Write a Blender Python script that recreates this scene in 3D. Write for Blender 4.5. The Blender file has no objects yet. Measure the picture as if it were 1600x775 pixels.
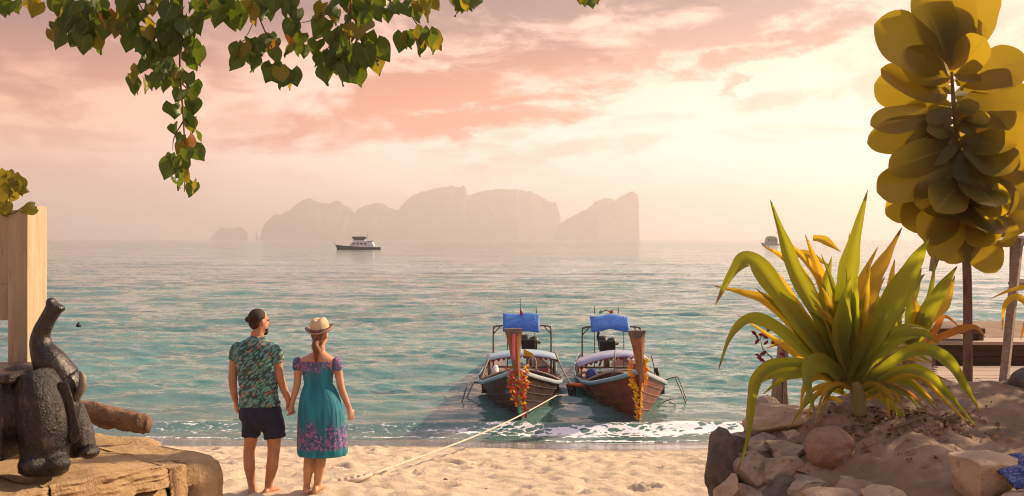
import bpy, bmesh, math, random
import numpy as np
from mathutils import Vector, Matrix, Quaternion

random.seed(11); rng = np.random.default_rng(11)
SC = bpy.context.scene; COL = SC.collection
R = math.radians
# ------------------------------------------------------------------ camera
H, F = 4.0, 1500.0                      # eye height over the sea, focal length in photo pixels
cd = bpy.data.cameras.new('camera'); cam = bpy.data.objects.new('camera', cd); COL.objects.link(cam)
cam.location = (0, 0, H); cam.rotation_euler = (R(90), 0, 0)
cd.sensor_width = 36; cd.lens = 36 * F / 1600; cd.shift_y = -13.5 / 1600
cd.clip_start = 0.1; cd.clip_end = 40000
SC.camera = cam
# ------------------------------------------------------------------ light
SUN_AZ, SUN_EL = R(66), R(27)           # to the right of the view axis, above the horizon
SUN = Vector((math.sin(SUN_AZ) * math.cos(SUN_EL), math.cos(SUN_AZ) * math.cos(SUN_EL), math.sin(SUN_EL)))
sl = bpy.data.lights.new('sun', 'SUN'); so = bpy.data.objects.new('sun', sl); COL.objects.link(so)
sl.energy = 5.0; sl.angle = R(0.6); sl.color = (1.0, 0.75, 0.48)
so.rotation_euler = SUN.to_track_quat('Z', 'Y').to_euler(); so.location = (30, 20, 30)
VS = SC.view_settings
SC.display_settings.display_device = 'sRGB'
VS.view_transform = 'Standard'; VS.look = 'None'; VS.gamma = 1.0; VS.exposure = 0.88; VS.use_curve_mapping = False
SC.cycles.filter_width = 1.1; SC.cycles.max_bounces = 6; SC.cycles.volume_bounces = 0; SC.cycles.use_denoising = True
SC.cycles.sample_clamp_indirect = 4.0

class NT:                                # small node helper
    def __init__(s, tree): s.t = tree; s.n = tree.nodes; s.l = tree.links
    def add(s, typ, **kw):
        n = s.n.new(typ)
        for k, v in kw.items():
            if k.startswith('_'): setattr(n, k[1:], v)
        for k, v in kw.items():
            if k.startswith('_'): continue
            k = k.replace('__', ' ')
            i = n.inputs[int(k[1:])] if k[0] == 'i' and k[1:].isdigit() else n.inputs[k]
            if isinstance(v, bpy.types.NodeSocket): s.l.new(v, i)
            else: i.default_value = v
        return n
    def math(s, op, a, b=0.0, c=0.0, clamp=False):
        return s.add('ShaderNodeMath', _operation=op, _use_clamp=clamp, i0=a, i1=b, i2=c).outputs[0]
    def vmath(s, op, a, b=(0, 0, 0)):
        return s.add('ShaderNodeVectorMath', _operation=op, i0=a, i1=b).outputs[0]
    def dot(s, a, b):
        return s.add('ShaderNodeVectorMath', _operation='DOT_PRODUCT', i0=a, i1=b).outputs['Value']
    def length(s, a):
        return s.add('ShaderNodeVectorMath', _operation='LENGTH', i0=a).outputs['Value']
    def mix(s, f, a, b, blend='MIX'):
        n = s.n.new('ShaderNodeMix'); n.data_type = 'RGBA'; n.blend_type = blend
        for i, v in ((0, f), (6, a), (7, b)):
            if isinstance(v, bpy.types.NodeSocket): s.l.new(v, n.inputs[i])
            else: n.inputs[i].default_value = v if i == 0 else (*v, 1)[:4]
        return n.outputs[2]
    def smooth(s, v, a, b, lo=0.0, hi=1.0):
        n = s.n.new('ShaderNodeMapRange'); n.interpolation_type = 'SMOOTHSTEP'
        s.l.new(v, n.inputs[0])
        for i, x in ((1, a), (2, b), (3, lo), (4, hi)): n.inputs[i].default_value = x
        return n.outputs[0]
    def ramp(s, v, stops, interp='LINEAR'):
        n = s.n.new('ShaderNodeValToRGB'); n.color_ramp.interpolation = interp
        e = n.color_ramp.elements
        while len(e) < len(stops): e.new(0.5)
        for el, (p, c) in zip(e, stops): el.position = p; el.color = (*c, 1)
        s.l.new(v, n.inputs[0]); return n.outputs[0]
    def noise(s, vec, scale, detail=4, rough=0.55, dist=0.0, out='Fac'):
        return s.add('ShaderNodeTexNoise', Vector=vec, Scale=scale, Detail=detail, Roughness=rough, Distortion=dist).outputs[out]
    def mapping(s, vec, loc=(0, 0, 0), rot=(0, 0, 0), scale=(1, 1, 1), typ='POINT'):
        n = s.add('ShaderNodeMapping', _vector_type=typ, Vector=vec); n.inputs['Location'].default_value = loc
        n.inputs['Rotation'].default_value = rot; n.inputs['Scale'].default_value = scale
        return n.outputs[0]

def lin(r, g, b): return tuple(((c / 255) / 12.92 if c < 11 else ((c / 255 + .055) / 1.055) ** 2.4) for c in (r, g, b))

# ------------------------------------------------------------------ world: hazy sunset sky
W = bpy.data.worlds.new('World'); SC.world = W; W.use_nodes = True
nt = NT(W.node_tree); nt.n.clear()
tc = nt.n.new('ShaderNodeTexCoord').outputs['Generated']
d = nt.vmath('NORMALIZE', tc)
sep = nt.add('ShaderNodeSeparateXYZ', Vector=d); dz = sep.outputs[2]
el = nt.math('MAXIMUM', dz, 0.0)
left = nt.ramp(el, [(0, lin(230, 184, 166)), (.05, lin(232, 178, 148)), (.12, lin(234, 176, 138)), (.19, lin(190, 124, 104)), (.26, lin(122, 86, 94)), (.5, lin(160, 142, 154)), (1, lin(165, 168, 190))])
right = nt.ramp(el, [(0, lin(246, 230, 222)), (.05, lin(248, 238, 230)), (.11, lin(247, 228, 212)), (.18, lin(242, 202, 176)), (.25, lin(222, 164, 142)), (.5, lin(188, 162, 162)), (1, lin(170, 170, 190))])
gaz = R(17); gdir = (math.sin(gaz), math.cos(gaz), 0.0)
side = nt.smooth(nt.dot(d, gdir), 0.70, 0.99)
base = nt.mix(side, left, right)
sunw = nt.math('POWER', nt.math('MAXIMUM', nt.dot(d, tuple(SUN)), 0.0), 5.0)
base = nt.mix(nt.math('MULTIPLY', sunw, .4), base, (1.12, .96, .82), 'MIX')
# cloud fields: flat layers seen in perspective
inv = nt.math('DIVIDE', 1.0, nt.math('ADD', el, 0.10))
pl = nt.vmath('MULTIPLY', d, nt.add('ShaderNodeCombineXYZ', X=inv, Y=inv, Z=0.0).outputs[0])
wn = nt.noise(nt.mapping(pl, scale=(1.0, 1.0, 1)), 1.3, 6, .6, .4)
fn = nt.noise(nt.mapping(d, scale=(7, 7, 22)), 1.5, 5, .64, .4)
fn2 = nt.noise(nt.mapping(d, rot=(0, R(-12), 0), scale=(3.2, 3.2, 16)), 1.7, 6, .6, .6)
gen = nt.math('MULTIPLY', nt.smooth(wn, .52, .72), nt.smooth(el, .02, .10, 0, .38))
gen2 = nt.math('MULTIPLY', nt.smooth(fn2, .52, .74), nt.smooth(el, .015, .05, 0, .5))
mask = nt.math('MAXIMUM', gen, gen2)
dark = nt.math('MULTIPLY', nt.smooth(el, .12, .24), .95)
wv_ = nt.add('ShaderNodeTexNoise', Vector=nt.mapping(d, scale=(9, 9, 20)), Scale=1.6, Detail=4.0, Roughness=.62).outputs['Color']
dw = nt.vmath('ADD', d, nt.vmath('MULTIPLY', nt.vmath('SUBTRACT', wv_, (.5, .5, .5)), (.16, .0, .05)))
def cloud(px, py, hw, hh, tilt, amt, edge=1.0):
    """a cloud bank of given direction and extent on the sky"""
    global mask
    v = Vector(((px - 800) / F, 1, (374 - py) / F)); L = v.length; v /= L
    m = nt.mapping(dw, loc=tuple(v), rot=(0, R(-tilt), 0), scale=(hw / F / L, .5, hh / F / L), typ='TEXTURE')
    q = nt.length(m)
    a = nt.math('SUBTRACT', nt.math('MULTIPLY_ADD', fn, 5.2, -1.25), q)       # ragged rim
    mask = nt.math('MAXIMUM', mask, nt.smooth(a, -.55, edge, 0, amt * .92))
for c in [(650, 146, 250, 34, 17, 1.0), (715, 190, 170, 22, 9, 1.0), (400, 190, 80, 18, 5, .6), (800, 95, 60, 22, 10, .8),
          (20, 55, 260, 75, 0, .9), (330, 20, 330, 50, 2, .75), (800, 8, 420, 40, 4, .95), (1120, 45, 190, 26, 14, .8), (1250, 62, 170, 12, 12, .85),
          (1156, 130, 16, 9, 25, .6), (1205, 158, 70, 11, 8, .5), (136, 130, 30, 20, 0, .6),
          (60, 208, 120, 12, 3, .5), (860, 240, 150, 14, 14, .45), (120, 285, 140, 40, 0, .35), (1500, 90, 120, 40, 10, .5)]:
    cloud(*c)
ccol = nt.mix(side, lin(168, 86, 50), lin(212, 96, 36))
ccol = nt.mix(dark, ccol, lin(72, 46, 54))
skyc = nt.mix(mask, base, ccol)
ns = nt.n.new('ShaderNodeTexSky'); ns.sky_type = 'NISHITA'; ns.sun_disc = False
ns.sun_elevation = SUN_EL; ns.sun_rotation = SUN_AZ; ns.dust_density = 4.0; ns.air_density = 1.0
nish = nt.mix(1.0, ns.outputs[0], (.06, .06, .06), 'MULTIPLY')
final = nt.mix(0.12, skyc, nish)
# below the horizon: dim ground tone
final = nt.mix(nt.smooth(dz, -.02, 0.0), lin(120, 105, 95), final)
bg = nt.add('ShaderNodeBackground', Color=final, Strength=0.96)
wo = nt.n.new('ShaderNodeOutputWorld'); nt.l.new(bg.outputs[0], wo.inputs[0])

# ------------------------------------------------------------------ helpers
def P(px, py, Y): return Vector(((px - 800) / F * Y, Y, H - (py - 374) / F * Y))

def hash2(ix, iy, seed):
    h = (ix.astype(np.int64) * 374761393 + iy.astype(np.int64) * 668265263 + seed * 1442695041) & 0xffffffff
    h = ((h ^ (h >> 13)) * 1274126177) & 0xffffffff
    return ((h ^ (h >> 16)) & 0xffff) / 65535.0
def vn(x, y, seed=0):
    x = np.asarray(x, float); y = np.asarray(y, float)
    ix = np.floor(x); iy = np.floor(y); fx = x - ix; fy = y - iy
    fx = fx * fx * fx * (fx * (fx * 6 - 15) + 10); fy = fy * fy * fy * (fy * (fy * 6 - 15) + 10)
    a = hash2(ix, iy, seed); b = hash2(ix + 1, iy, seed); c = hash2(ix, iy + 1, seed); e = hash2(ix + 1, iy + 1, seed)
    return (a + (b - a) * fx + (c - a) * fy + (a - b - c + e) * fx * fy) * 2 - 1
def fbm(x, y, seed=0, o=4, g=.5):
    s = 0; a = 1; t = 0
    for k in range(o):
        s = s + a * vn(x * 2 ** k + 17.3 * k, y * 2 ** k - 9.1 * k, seed + k); t += a; a *= g
    return s / t

class MB:
    def __init__(s): s.v = []; s.f = []; s.uv = []
    def add(s, v, f, uv=None):
        o = len(s.v); s.v += [tuple(x) for x in v]; s.f += [tuple(i + o for i in q) for q in f]
        s.uv += list(uv) if uv is not None else [(0, 0)] * len(v)
        return s
    def loft(s, rings, cap=True, close=True):
        n = len(rings[0]); v = [p for r in rings for p in r]; f = []
        for i in range(len(rings) - 1):
            for j in range(n if close else n - 1):
                k = (j + 1) % n
                f.append((i * n + j, i * n + k, (i + 1) * n + k, (i + 1) * n + j))
        if cap and close:
            f.append(tuple(range(n - 1, -1, -1))); f.append(tuple((len(rings) - 1) * n + j for j in range(n)))
        return s.add(v, f)
    def tube(s, pts, rad, n=8, cap=True, up=None, smooth=0):
        pts = [Vector(p) for p in pts]
        rad = list(rad) if hasattr(rad, '__len__') else [rad] * len(pts)
        if smooth: pts, rad = spline(pts, rad, smooth)
        t0 = (pts[1] - pts[0]).normalized()
        a = Vector(up) if up is not None else (Vector((0, 0, 1)) if abs(t0.z) < .9 else Vector((0, 1, 0)))
        rings = []
        for i, p in enumerate(pts):
            t = (pts[min(i + 1, len(pts) - 1)] - pts[max(i - 1, 0)])
            t = t.normalized() if t.length > 1e-9 else t0
            a = a - t * a.dot(t)
            if a.length < 1e-6: a = t.orthogonal()
            a.normalize(); b = t.cross(a)
            r = rad[i]; ra, rb = r if hasattr(r, '__len__') else (r, r)
            rings.append([p + a * (math.cos(2 * math.pi * k / n) * ra) + b * (math.sin(2 * math.pi * k / n) * rb) for k in range(n)])
        return s.loft(rings, cap)
    def box(s, c, h, rot=None):
        c = Vector(c); M = rot or Matrix.Identity(3)
        v = [c + M @ Vector((x * h[0], y * h[1], z * h[2])) for z in (-1, 1) for y in (-1, 1) for x in (-1, 1)]
        return s.add(v, [(0, 2, 3, 1), (4, 5, 7, 6), (0, 1, 5, 4), (2, 6, 7, 3), (0, 4, 6, 2), (1, 3, 7, 5)])
    def ell(s, c, r, rot=None, nu=16, nv=10):
        c = Vector(c); M = rot or Matrix.Identity(3); v = [c + M @ Vector((0, 0, -r[2]))]
        for i in range(1, nv):
            ph = math.pi * i / nv - math.pi / 2
            for j in range(nu):
                th = 2 * math.pi * j / nu
                v.append(c + M @ Vector((r[0] * math.cos(ph) * math.cos(th), r[1] * math.cos(ph) * math.sin(th), r[2] * math.sin(ph))))
        v.append(c + M @ Vector((0, 0, r[2]))); f = []
        for j in range(nu): f.append((0, 1 + (j + 1) % nu, 1 + j))
        for i in range(nv - 2):
            for j in range(nu):
                a = 1 + i * nu + j; b = 1 + i * nu + (j + 1) % nu
                f.append((a, b, b + nu, a + nu))
        e = len(v) - 1
        for j in range(nu): f.append((e, e - nu + j, e - nu + (j + 1) % nu))
        return s.add(v, f)
    def mesh(s, name, mat, smooth=True, base=None):
        m = bpy.data.meshes.new(name)
        v = s.v if base is None else [(a - base[0], b - base[1], c - base[2]) for a, b, c in s.v]
        m.from_pydata(v, [], s.f)
        if any(u != (0, 0) for u in s.uv[:8]):
            l = m.uv_layers.new(name='UVMap'); idx = np.empty(len(m.loops), np.int32); m.loops.foreach_get('vertex_index', idx)
            l.data.foreach_set('uv', np.array(s.uv, np.float32)[idx].ravel())
        m.polygons.foreach_set('use_smooth', [smooth] * len(m.polygons))
        if mat is not None: m.materials.append(mat)
        m.update(); return m

def spline(pts, rad, k):
    """Catmull-Rom resample of points and radii, k steps per span"""
    n = len(pts); op = []; orr = []
    tup = any(hasattr(r, '__len__') for r in rad)
    rr = [Vector((*(r if hasattr(r, '__len__') else (r, r)), 0)) for r in rad]
    def cr(a, b, c, e, t): return .5 * ((2 * b) + (c - a) * t + (2 * a - 5 * b + 4 * c - e) * t * t + (3 * b - a - 3 * c + e) * t ** 3)
    for i in range(n - 1):
        for j in range(k):
            t = j / k; q = [max(i - 1, 0), i, i + 1, min(i + 2, n - 1)]
            op.append(cr(*[pts[x] for x in q], t)); orr.append(rr[i].lerp(rr[i + 1], t))
    op.append(pts[-1]); orr.append(rr[-1])
    return op, [(r.x, r.y) if tup else r.x for r in orr]

def wl(o):
    v = Vector((0, 0, 0))
    while o is not None: v += o.location; o = o.parent
    return v
def tag(o, label=None, cat=None, group=None, kind=None):
    if label: o['label'] = label
    if cat: o['category'] = cat
    if group: o['group'] = group
    if kind: o['kind'] = kind
    return o
def empty(name, base, label, cat, group=None):
    o = bpy.data.objects.new(name, None); COL.objects.link(o); o.location = base
    o.empty_display_size = .1
    return tag(o, label, cat, group)
def obj(name, m, parent=None, loc=None):
    """mesh in world coordinates, placed under a parent (or at loc)"""
    o = bpy.data.objects.new(name, m); COL.objects.link(o)
    if parent is not None: o.parent = parent; o.location = -wl(parent)
    elif loc is not None: o.location = loc
    return o
def part(name, mb, mat, parent, smooth=True, kind=None):
    o = obj(name, mb.mesh(name, mat, smooth), parent)
    if kind: o['kind'] = kind
    return o
def single(name, mb, mat, base, label, cat, group=None, smooth=True):
    return tag(obj(name, mb.mesh(name, mat, smooth, Vector(base)), None, base), label, cat, group)
def remesh(mb, voxel, it=4, name='m', mat=None, fac=.5):
    """fuse overlapping closed shapes into one continuous skin"""
    o = bpy.data.objects.new('tmp', mb.mesh('tmp', None)); COL.objects.link(o)
    a = o.modifiers.new('r', 'REMESH'); a.mode = 'VOXEL'; a.voxel_size = voxel
    if it: b = o.modifiers.new('s', 'SMOOTH'); b.factor = fac; b.iterations = it
    dg = bpy.context.evaluated_depsgraph_get(); m = bpy.data.meshes.new_from_object(o.evaluated_get(dg))
    bpy.data.objects.remove(o); m.name = name
    m.polygons.foreach_set('use_smooth', [True] * len(m.polygons))
    m.materials.clear()
    if mat: m.materials.append(mat)
    return m
def bevel(o, w, seg=2):
    b = o.modifiers.new('bevel', 'BEVEL'); b.width = w; b.segments = seg; b.limit_method = 'ANGLE'; return o

# ------------------------------------------------------------------ materials
def newmat(name):
    m = bpy.data.materials.new(name); m.use_nodes = True; t = NT(m.node_tree); t.n.clear()
    o = t.n.new('ShaderNodeOutputMaterial'); b = t.n.new('ShaderNodeBsdfPrincipled'); t.l.new(b.outputs[0], o.inputs[0])
    t.b = b; t.o = o
    t.pos = t.n.new('ShaderNodeNewGeometry').outputs['Position']
    return m, t
def setb(t, **kw):
    for k, v in kw.items():
        i = t.b.inputs[k.replace('__', ' ')]
        if isinstance(v, bpy.types.NodeSocket): t.l.new(v, i)
        else: i.default_value = (*v, 1) if isinstance(v, tuple) and len(v) == 3 and i.type == 'RGBA' else v
def bump(t, h, dist, strength=1.0, nrm=None):
    kw = dict(Height=h, Distance=dist, Strength=strength)
    if nrm is not None: kw['Normal'] = nrm
    return t.add('ShaderNodeBump', **kw).outputs[0]
def rough_mat(name, c1, c2, scale=6, rough=.7, bd=.01, bs=20, c3=None, stretch=(1, 1, 1), spec=.4, detail=6, metallic=0):
    m, t = newmat(name)
    v = t.mapping(t.pos, scale=stretch)
    n = t.noise(v, scale, detail, .6)
    c = t.mix(t.smooth(n, .32, .68), c1, c2)
    if c3: c = t.mix(t.smooth(t.noise(v, scale * 3.7, 5, .65), .55, .75), c, c3)
    setb(t, Base__Color=c, Roughness=rough, Specular__IOR__Level=spec, Metallic=metallic)
    if bd: setb(t, Normal=bump(t, t.noise(v, bs, 6, .65), bd))
    return m
M = {}
M['rope'] = rough_mat('rope_fibre', (.62, .52, .42), (.45, .36, .28), 30, .9, .004, 120)
M['wood_dark'] = rough_mat('dark_weathered_wood', (.055, .028, .016), (.11, .06, .035), 4, .6, .004, 40, stretch=(.3, 3, 3))
M['wood_grey'] = rough_mat('grey_weathered_wood', (.22, .17, .14), (.34, .27, .22), 5, .8, .004, 40, stretch=(.5, 4, 4))
M['deck'] = rough_mat('deck_wood', (.36, .27, .21), (.50, .39, .31), 4, .75, .004, 40, c3=(.25, .18, .13), stretch=(.3, 4, 4))
M['bark'] = rough_mat('bark', (.10, .06, .04), (.19, .12, .08), 12, .9, .02, 30, stretch=(1, 1, .35))
M['steel'] = rough_mat('rusty_tube', (.10, .085, .075), (.20, .15, .12), 20, .5, .001, 60)
M['black'] = rough_mat('black_engine', (.012, .012, .014), (.03, .028, .028), 10, .5, .003, 40)
M['white'] = rough_mat('white_paint', (.72, .72, .74), (.6, .6, .62), 4, .5, .001, 30)

def leaf_mat(name, c1, c2, veins, trans, tw=.5, rough=.4, vein_scale=9):
    m, t = newmat(name)
    uv = t.n.new('ShaderNodeUVMap').outputs[0]
    s = t.add('ShaderNodeSeparateXYZ', Vector=uv)
    rnd = t.n.new('ShaderNodeObjectInfo').outputs['Random']
    au = t.math('ABSOLUTE', t.math('SUBTRACT', s.outputs[0], .5))
    mid = t.smooth(au, .0, .055, 1, 0)
    ph = t.math('SUBTRACT', t.math('MULTIPLY', s.outputs[1], vein_scale), t.math('MULTIPLY', au, vein_scale * .55))
    sv = t.math('ABSOLUTE', t.math('SUBTRACT', t.math('FRACT', ph), .5))
    sv = t.smooth(sv, 0.0, .09, .45, 0)
    v = t.math('MAXIMUM', mid, sv)
    if vein_scale < 1:
        ln = t.noise(t.mapping(uv, scale=(13, .7, 1)), 1.0, 3, .65); v = t.math('MAXIMUM', mid, t.smooth(ln, .42, .66, 0, 1.0))
        rnd = t.math('ADD', t.math('MULTIPLY', rnd, .5), t.smooth(s.outputs[1], .1, .9, 0, .5))
    nn = t.noise(t.pos, 9, 4, .6)
    c = t.mix(rnd, c1, c2)
    c = t.mix(t.smooth(nn, .5, .75, 0, .5), c, tuple(x * .6 for x in c1))
    c = t.mix(t.math('MULTIPLY', v, .8), c, veins)
    tip = t.smooth(t.math('ADD', s.outputs[1], t.math('MULTIPLY_ADD', nn, .5, -.25)), .90, .99) if vein_scale < 1 else None
    if tip is not None: c = t.mix(tip, c, (.16, .08, .03))
    setb(t, Base__Color=c, Roughness=rough, Specular__IOR__Level=.35, Normal=bump(t, t.math('SUBTRACT', 1.0, v), .002, .6))
    tr = t.n.new('ShaderNodeBsdfTranslucent')
    tcol = t.mix(t.math('MULTIPLY', v, .5), t.mix(rnd, trans, tuple(x * .75 for x in trans)), tuple(x * .45 for x in trans))
    if tip is not None: tcol = t.mix(tip, tcol, (.20, .09, .02))
    t.l.new(tcol, tr.inputs[0])
    mx = t.add('ShaderNodeMixShader', i0=tw); t.l.new(t.b.outputs[0], mx.inputs[1]); t.l.new(tr.outputs[0], mx.inputs[2])
    t.l.new(mx.outputs[0], t.o.inputs[0])
    return m
M['lf_green'] = leaf_mat('heart_leaf_green', (.028, .06, .010), (.055, .10, .015), (.13, .2, .05), (.20, .28, .015), .34)
M['lf_olive'] = leaf_mat('heart_leaf_olive', (.07, .085, .012), (.12, .13, .02), (.2, .2, .05), (.48, .36, .02), .42)
M['lf_brown'] = leaf_mat('heart_leaf_autumn', (.22, .08, .015), (.30, .13, .02), (.3, .18, .05), (.55, .20, .02), .5)
M['almond'] = leaf_mat('almond_leaf', (.04, .06, .010), (.085, .095, .015), (.26, .22, .06), (.68, .46, .02), .5, .36, 11)
M['lily'] = leaf_mat('lily_leaf', (.045, .09, .012), (.12, .15, .018), (.20, .21, .05), (.60, .58, .02), .52, .5, 0.01)
M['lily_y'] = leaf_mat('lily_leaf_yellow', (.22, .19, .02), (.36, .25, .03), (.4, .3, .06), (.95, .60, .03), .6, .45, 0.01)
M['lily_o'] = leaf_mat('lily_leaf_withered', (.38, .15, .03), (.30, .16, .04), (.4, .25, .08), (.65, .25, .03), .45, .6, 0.01)
M['redleaf'] = leaf_mat('red_leaf', (.12, .015, .02), (.18, .02, .03), (.2, .05, .05), (.30, .02, .03), .35, .4, 5)

# sand
def sand_mat(name, dry, dark, wet=False):
    m, t = newmat(name)
    n = t.noise(t.pos, 2.2, 5, .6); g = t.noise(t.pos, 160, 3, .7)
    c = t.mix(t.smooth(n, .3, .7), dry, dark)
    c = t.mix(t.smooth(g, .35, .65, 0, .25), c, tuple(x * .6 for x in dark))
    sp = t.noise(t.pos, 38, 2, .5)
    c = t.mix(t.smooth(sp, .70, .76, 0, .6), c, (.12, .08, .05))
    r = .9
    nb = bump(t, g, .006, .6, bump(t, t.noise(t.pos, 22, 5, .65), .03, .6))
    if wet:
        a = t.add('ShaderNodeAttribute', _attribute_name='wet').outputs['Fac']
        c = t.mix(a, c, (.20, .135, .095))
        r = t.smooth(a, .2, 1.0, .9, .10)
        nb = t.add('ShaderNodeMix', _data_type='VECTOR', i0=a, i4=nb, i5=t.n.new('ShaderNodeNewGeometry').outputs['Normal']).outputs[1]
        nb = t.vmath('NORMALIZE', nb)
    setb(t, Base__Color=c, Roughness=r, Specular__IOR__Level=(.5 if wet else .3), Normal=nb)
    return m
M['sand'] = sand_mat('beach_sand', (.60, .485, .345), (.52, .405, .28), True)
M['mound_sand'] = sand_mat('terrace_sand', (.31, .21, .135), (.19, .125, .08))  # darker than the beach sand: the mound's shade is deepened in the colour

# ------------------------------------------------------------------ beach
PROF = np.array([(-250, 1.9), (0, 1.65), (6, 1.6), (9.4, 1.525), (13, .98), (17.6, .22), (19.3, -.02), (22, -.35), (30, -1.2), (60, -2.5), (140, -3)])
def shore(x): return .22 * np.sin(np.asarray(x) * .21 + .6) + .08 * np.sin(np.asarray(x) * .9)
def beach_z(x, y): return np.interp(np.asarray(y) + shore(x), PROF[:, 0], PROF[:, 1])
def wetness(x, y):
    yy = y + shore(x) + .15 * fbm(x * .8, y * .8, 5)
    return np.clip((yy - 16.7) / .6, 0, 1)
def sand_bump(x, y):
    b = .45 * fbm(x * 3.3, y * 3.4, 1, 3) + .8 * np.abs(fbm(x * 3.7 + 5, y * 3.5, 7, 3)) - .3 + .3 * fbm(x * .5, y * .5, 3, 2)
    return b
FP = []
_r = random.Random(77)
for _k in range(5):                                     # trails of footprints
    fx, fy, fa = _r.uniform(-5, 3), _r.uniform(9, 12), _r.uniform(-.9, .9)
    for _i in range(16):
        FP.append((fx + (.11 if _i % 2 else -.11), fy, fa)); fx += .62 * math.sin(fa) * .8; fy += .5 * math.cos(fa); fa += _r.gauss(0, .08)
for _k in range(60): FP.append((_r.uniform(-6, 3.5), _r.uniform(8.5, 16.5), _r.uniform(-3, 3)))
def footprints(x, y):
    z = np.zeros_like(x)
    for fx, fy, fa in FP:
        mk = (np.abs(x - fx) < .4) & (np.abs(y - fy) < .4)
        if not mk.any(): continue
        dx, dy = x[mk] - fx, y[mk] - fy; u = dx * math.cos(fa) - dy * math.sin(fa); v = dx * math.sin(fa) + dy * math.cos(fa)
        q = np.sqrt((u / .075) ** 2 + (v / .16) ** 2); z[mk] += -.05 * np.exp(-q ** 4) + .022 * np.exp(-((q - 1.35) / .3) ** 2)
    return z
def sand_at(x, y):
    x = np.asarray(x, float); y = np.asarray(y, float)
    a = (1 - wetness(x, y)) * np.clip((y - 4) / 2, 0, 1)
    return beach_z(x, y) + (.095 * a) * sand_bump(x, y) + a * footprints(np.atleast_1d(x), np.atleast_1d(y)).reshape(np.shape(x))
def grid_mesh(name, X, Y, Z, mat, attrs=None):
    ny, nx = X.shape; m = bpy.data.meshes.new(name)
    v = np.stack([X, Y, Z], -1).reshape(-1, 3)
    i = np.arange((ny - 1) * (nx - 1)); r = i // (nx - 1); c = i % (nx - 1); a = r * nx + c
    q = np.stack([a, a + 1, a + nx + 1, a + nx], -1).astype(np.int32)
    m.vertices.add(len(v)); m.vertices.foreach_set('co', v.ravel().astype(np.float32))
    m.loops.add(q.size); m.loops.foreach_set('vertex_index', q.ravel())
    m.polygons.add(len(q)); m.polygons.foreach_set('loop_start', np.arange(0, q.size, 4, dtype=np.int32))
    m.polygons.foreach_set('loop_total', np.full(len(q), 4, np.int32))
    m.update(calc_edges=True); m.polygons.foreach_set('use_smooth', [True] * len(q))
    for k, arr in (attrs or {}).items():
        at = m.attributes.new(k, 'FLOAT', 'POINT'); at.data.foreach_set('value', arr.ravel().astype(np.float32))
    m.materials.append(mat); m.update(); return m
gx = np.concatenate([-np.geomspace(300, 9.5, 14), np.arange(-9, 9.01, .055), np.geomspace(9.5, 300, 14)])
gy = np.concatenate([[-250, -60, -15, -4, 2, 5], np.arange(6, 20.5, .05), [21, 22, 25, 30, 60, 100, 140]])
GX, GY = np.meshgrid(gx, gy)
o = obj('beach', grid_mesh('beach', GX, GY, sand_at(GX, GY), M['sand'], {'wet': wetness(GX, GY)}))
tag(o, 'pale rippled sand beach running down to the sea', 'beach', kind='structure')

# ------------------------------------------------------------------ sea
py_rows = np.concatenate([np.arange(711, 480, -.55), np.arange(480, 376, -.5), [375.6, 375.2, 374.9, 374.67]])
ys = H * F / (py_rows - 374)
us = np.concatenate([np.linspace(-2.2, -.62, 18), np.linspace(-.6, .6, 460), np.linspace(.62, 2.2, 18)])
U, YY = np.meshgrid(us, ys); XX = U * YY
dyr = np.abs(np.gradient(ys))[:, None] * np.ones_like(U)
def wave(x, y, sp):
    z = np.zeros_like(x); wob = 1.4 * fbm(x * .05, y * .03, 21, 2)
    r = random.Random(5)
    for lam, amp, ang, p in ((11, .085, 2, .3), (8.2, .065, -7, 1.9), (6.3, .06, 5, 4.0)):
        k = 2 * math.pi / lam; a = R(ang)
        ph = k * (y * math.cos(a) + x * math.sin(a)) + p + wob * 2.2
        w = np.clip((lam / sp - 2) / 3, 0, 1)
        loc = .6 + .8 * fbm(x * .06 + lam, y * .1, 31, 2)
        z += w * amp * loc * (((.5 + .5 * np.sin(ph + .45 * np.cos(ph))) ** 1.8) * 2 - .7)
    for i in range(34):
        lam = .55 * (7.5 ** r.random()); ang = r.gauss(0, .55); k = 2 * math.pi / lam
        ph = k * (y * math.cos(ang) + x * math.sin(ang)) + r.random() * 6.28 + wob * k * .25
        w = np.clip((lam / sp - 2.2) / 2.5, 0, 1)
        z += w * .0062 * lam ** .95 * np.sin(ph + .35 * np.cos(ph))
    return z
yo = YY + shore(XX)
shoal = np.clip((yo - 19.4) / 5.5, 0.0, 1) ** .8 * .85 + .12
surf = np.exp(-((yo - 20.25 - .25 * fbm(XX * .35, YY * .2, 41, 2)) / .28) ** 2) * (.35 + .65 * np.clip(.5 + .8 * fbm(XX * .25 + 2, YY * .05, 44, 2) + .06 * XX, 0, 1))
Zs = wave(XX, YY, dyr) * shoal + .11 * surf + .012 * fbm(XX * 3, YY * 5, 4, 3) * np.clip((40 - YY) / 20, 0, 1)
nz = fbm(XX * 1.3, YY * 1.6, 51, 4); nz2 = fbm(XX * .45, YY * .5, 52, 3)
lace = np.clip(.36 + 1.7 * np.abs(fbm(XX * 1.9, YY * 3.2, 58, 4)), 0, 1)
rightw = np.clip((XX + 3.0) / 4.5, .25, 1) * lace
foam = np.clip((np.exp(-((yo - 19.95 - .2 * nz2) / .36) ** 2) * (1.0 + .9 * nz) - .2) * 2.2, 0, 1) * rightw
foam = np.maximum(foam, np.clip((np.exp(-((yo - 20.35 - .3 * nz2) / .3) ** 2) * (1 + 1.2 * nz) - .5) * 2.2, 0, 1) * rightw)
foam = np.maximum(foam, np.clip((np.exp(-((yo - 19.24 - .12 * nz) / .08) ** 2) - .3) * 1.6, 0, 1) * np.clip(.45 + 1.1 * nz2, 0, .9))
shallow = np.clip((24.5 - yo + 1.2 * nz2) / 5.0, 0, 1)
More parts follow.
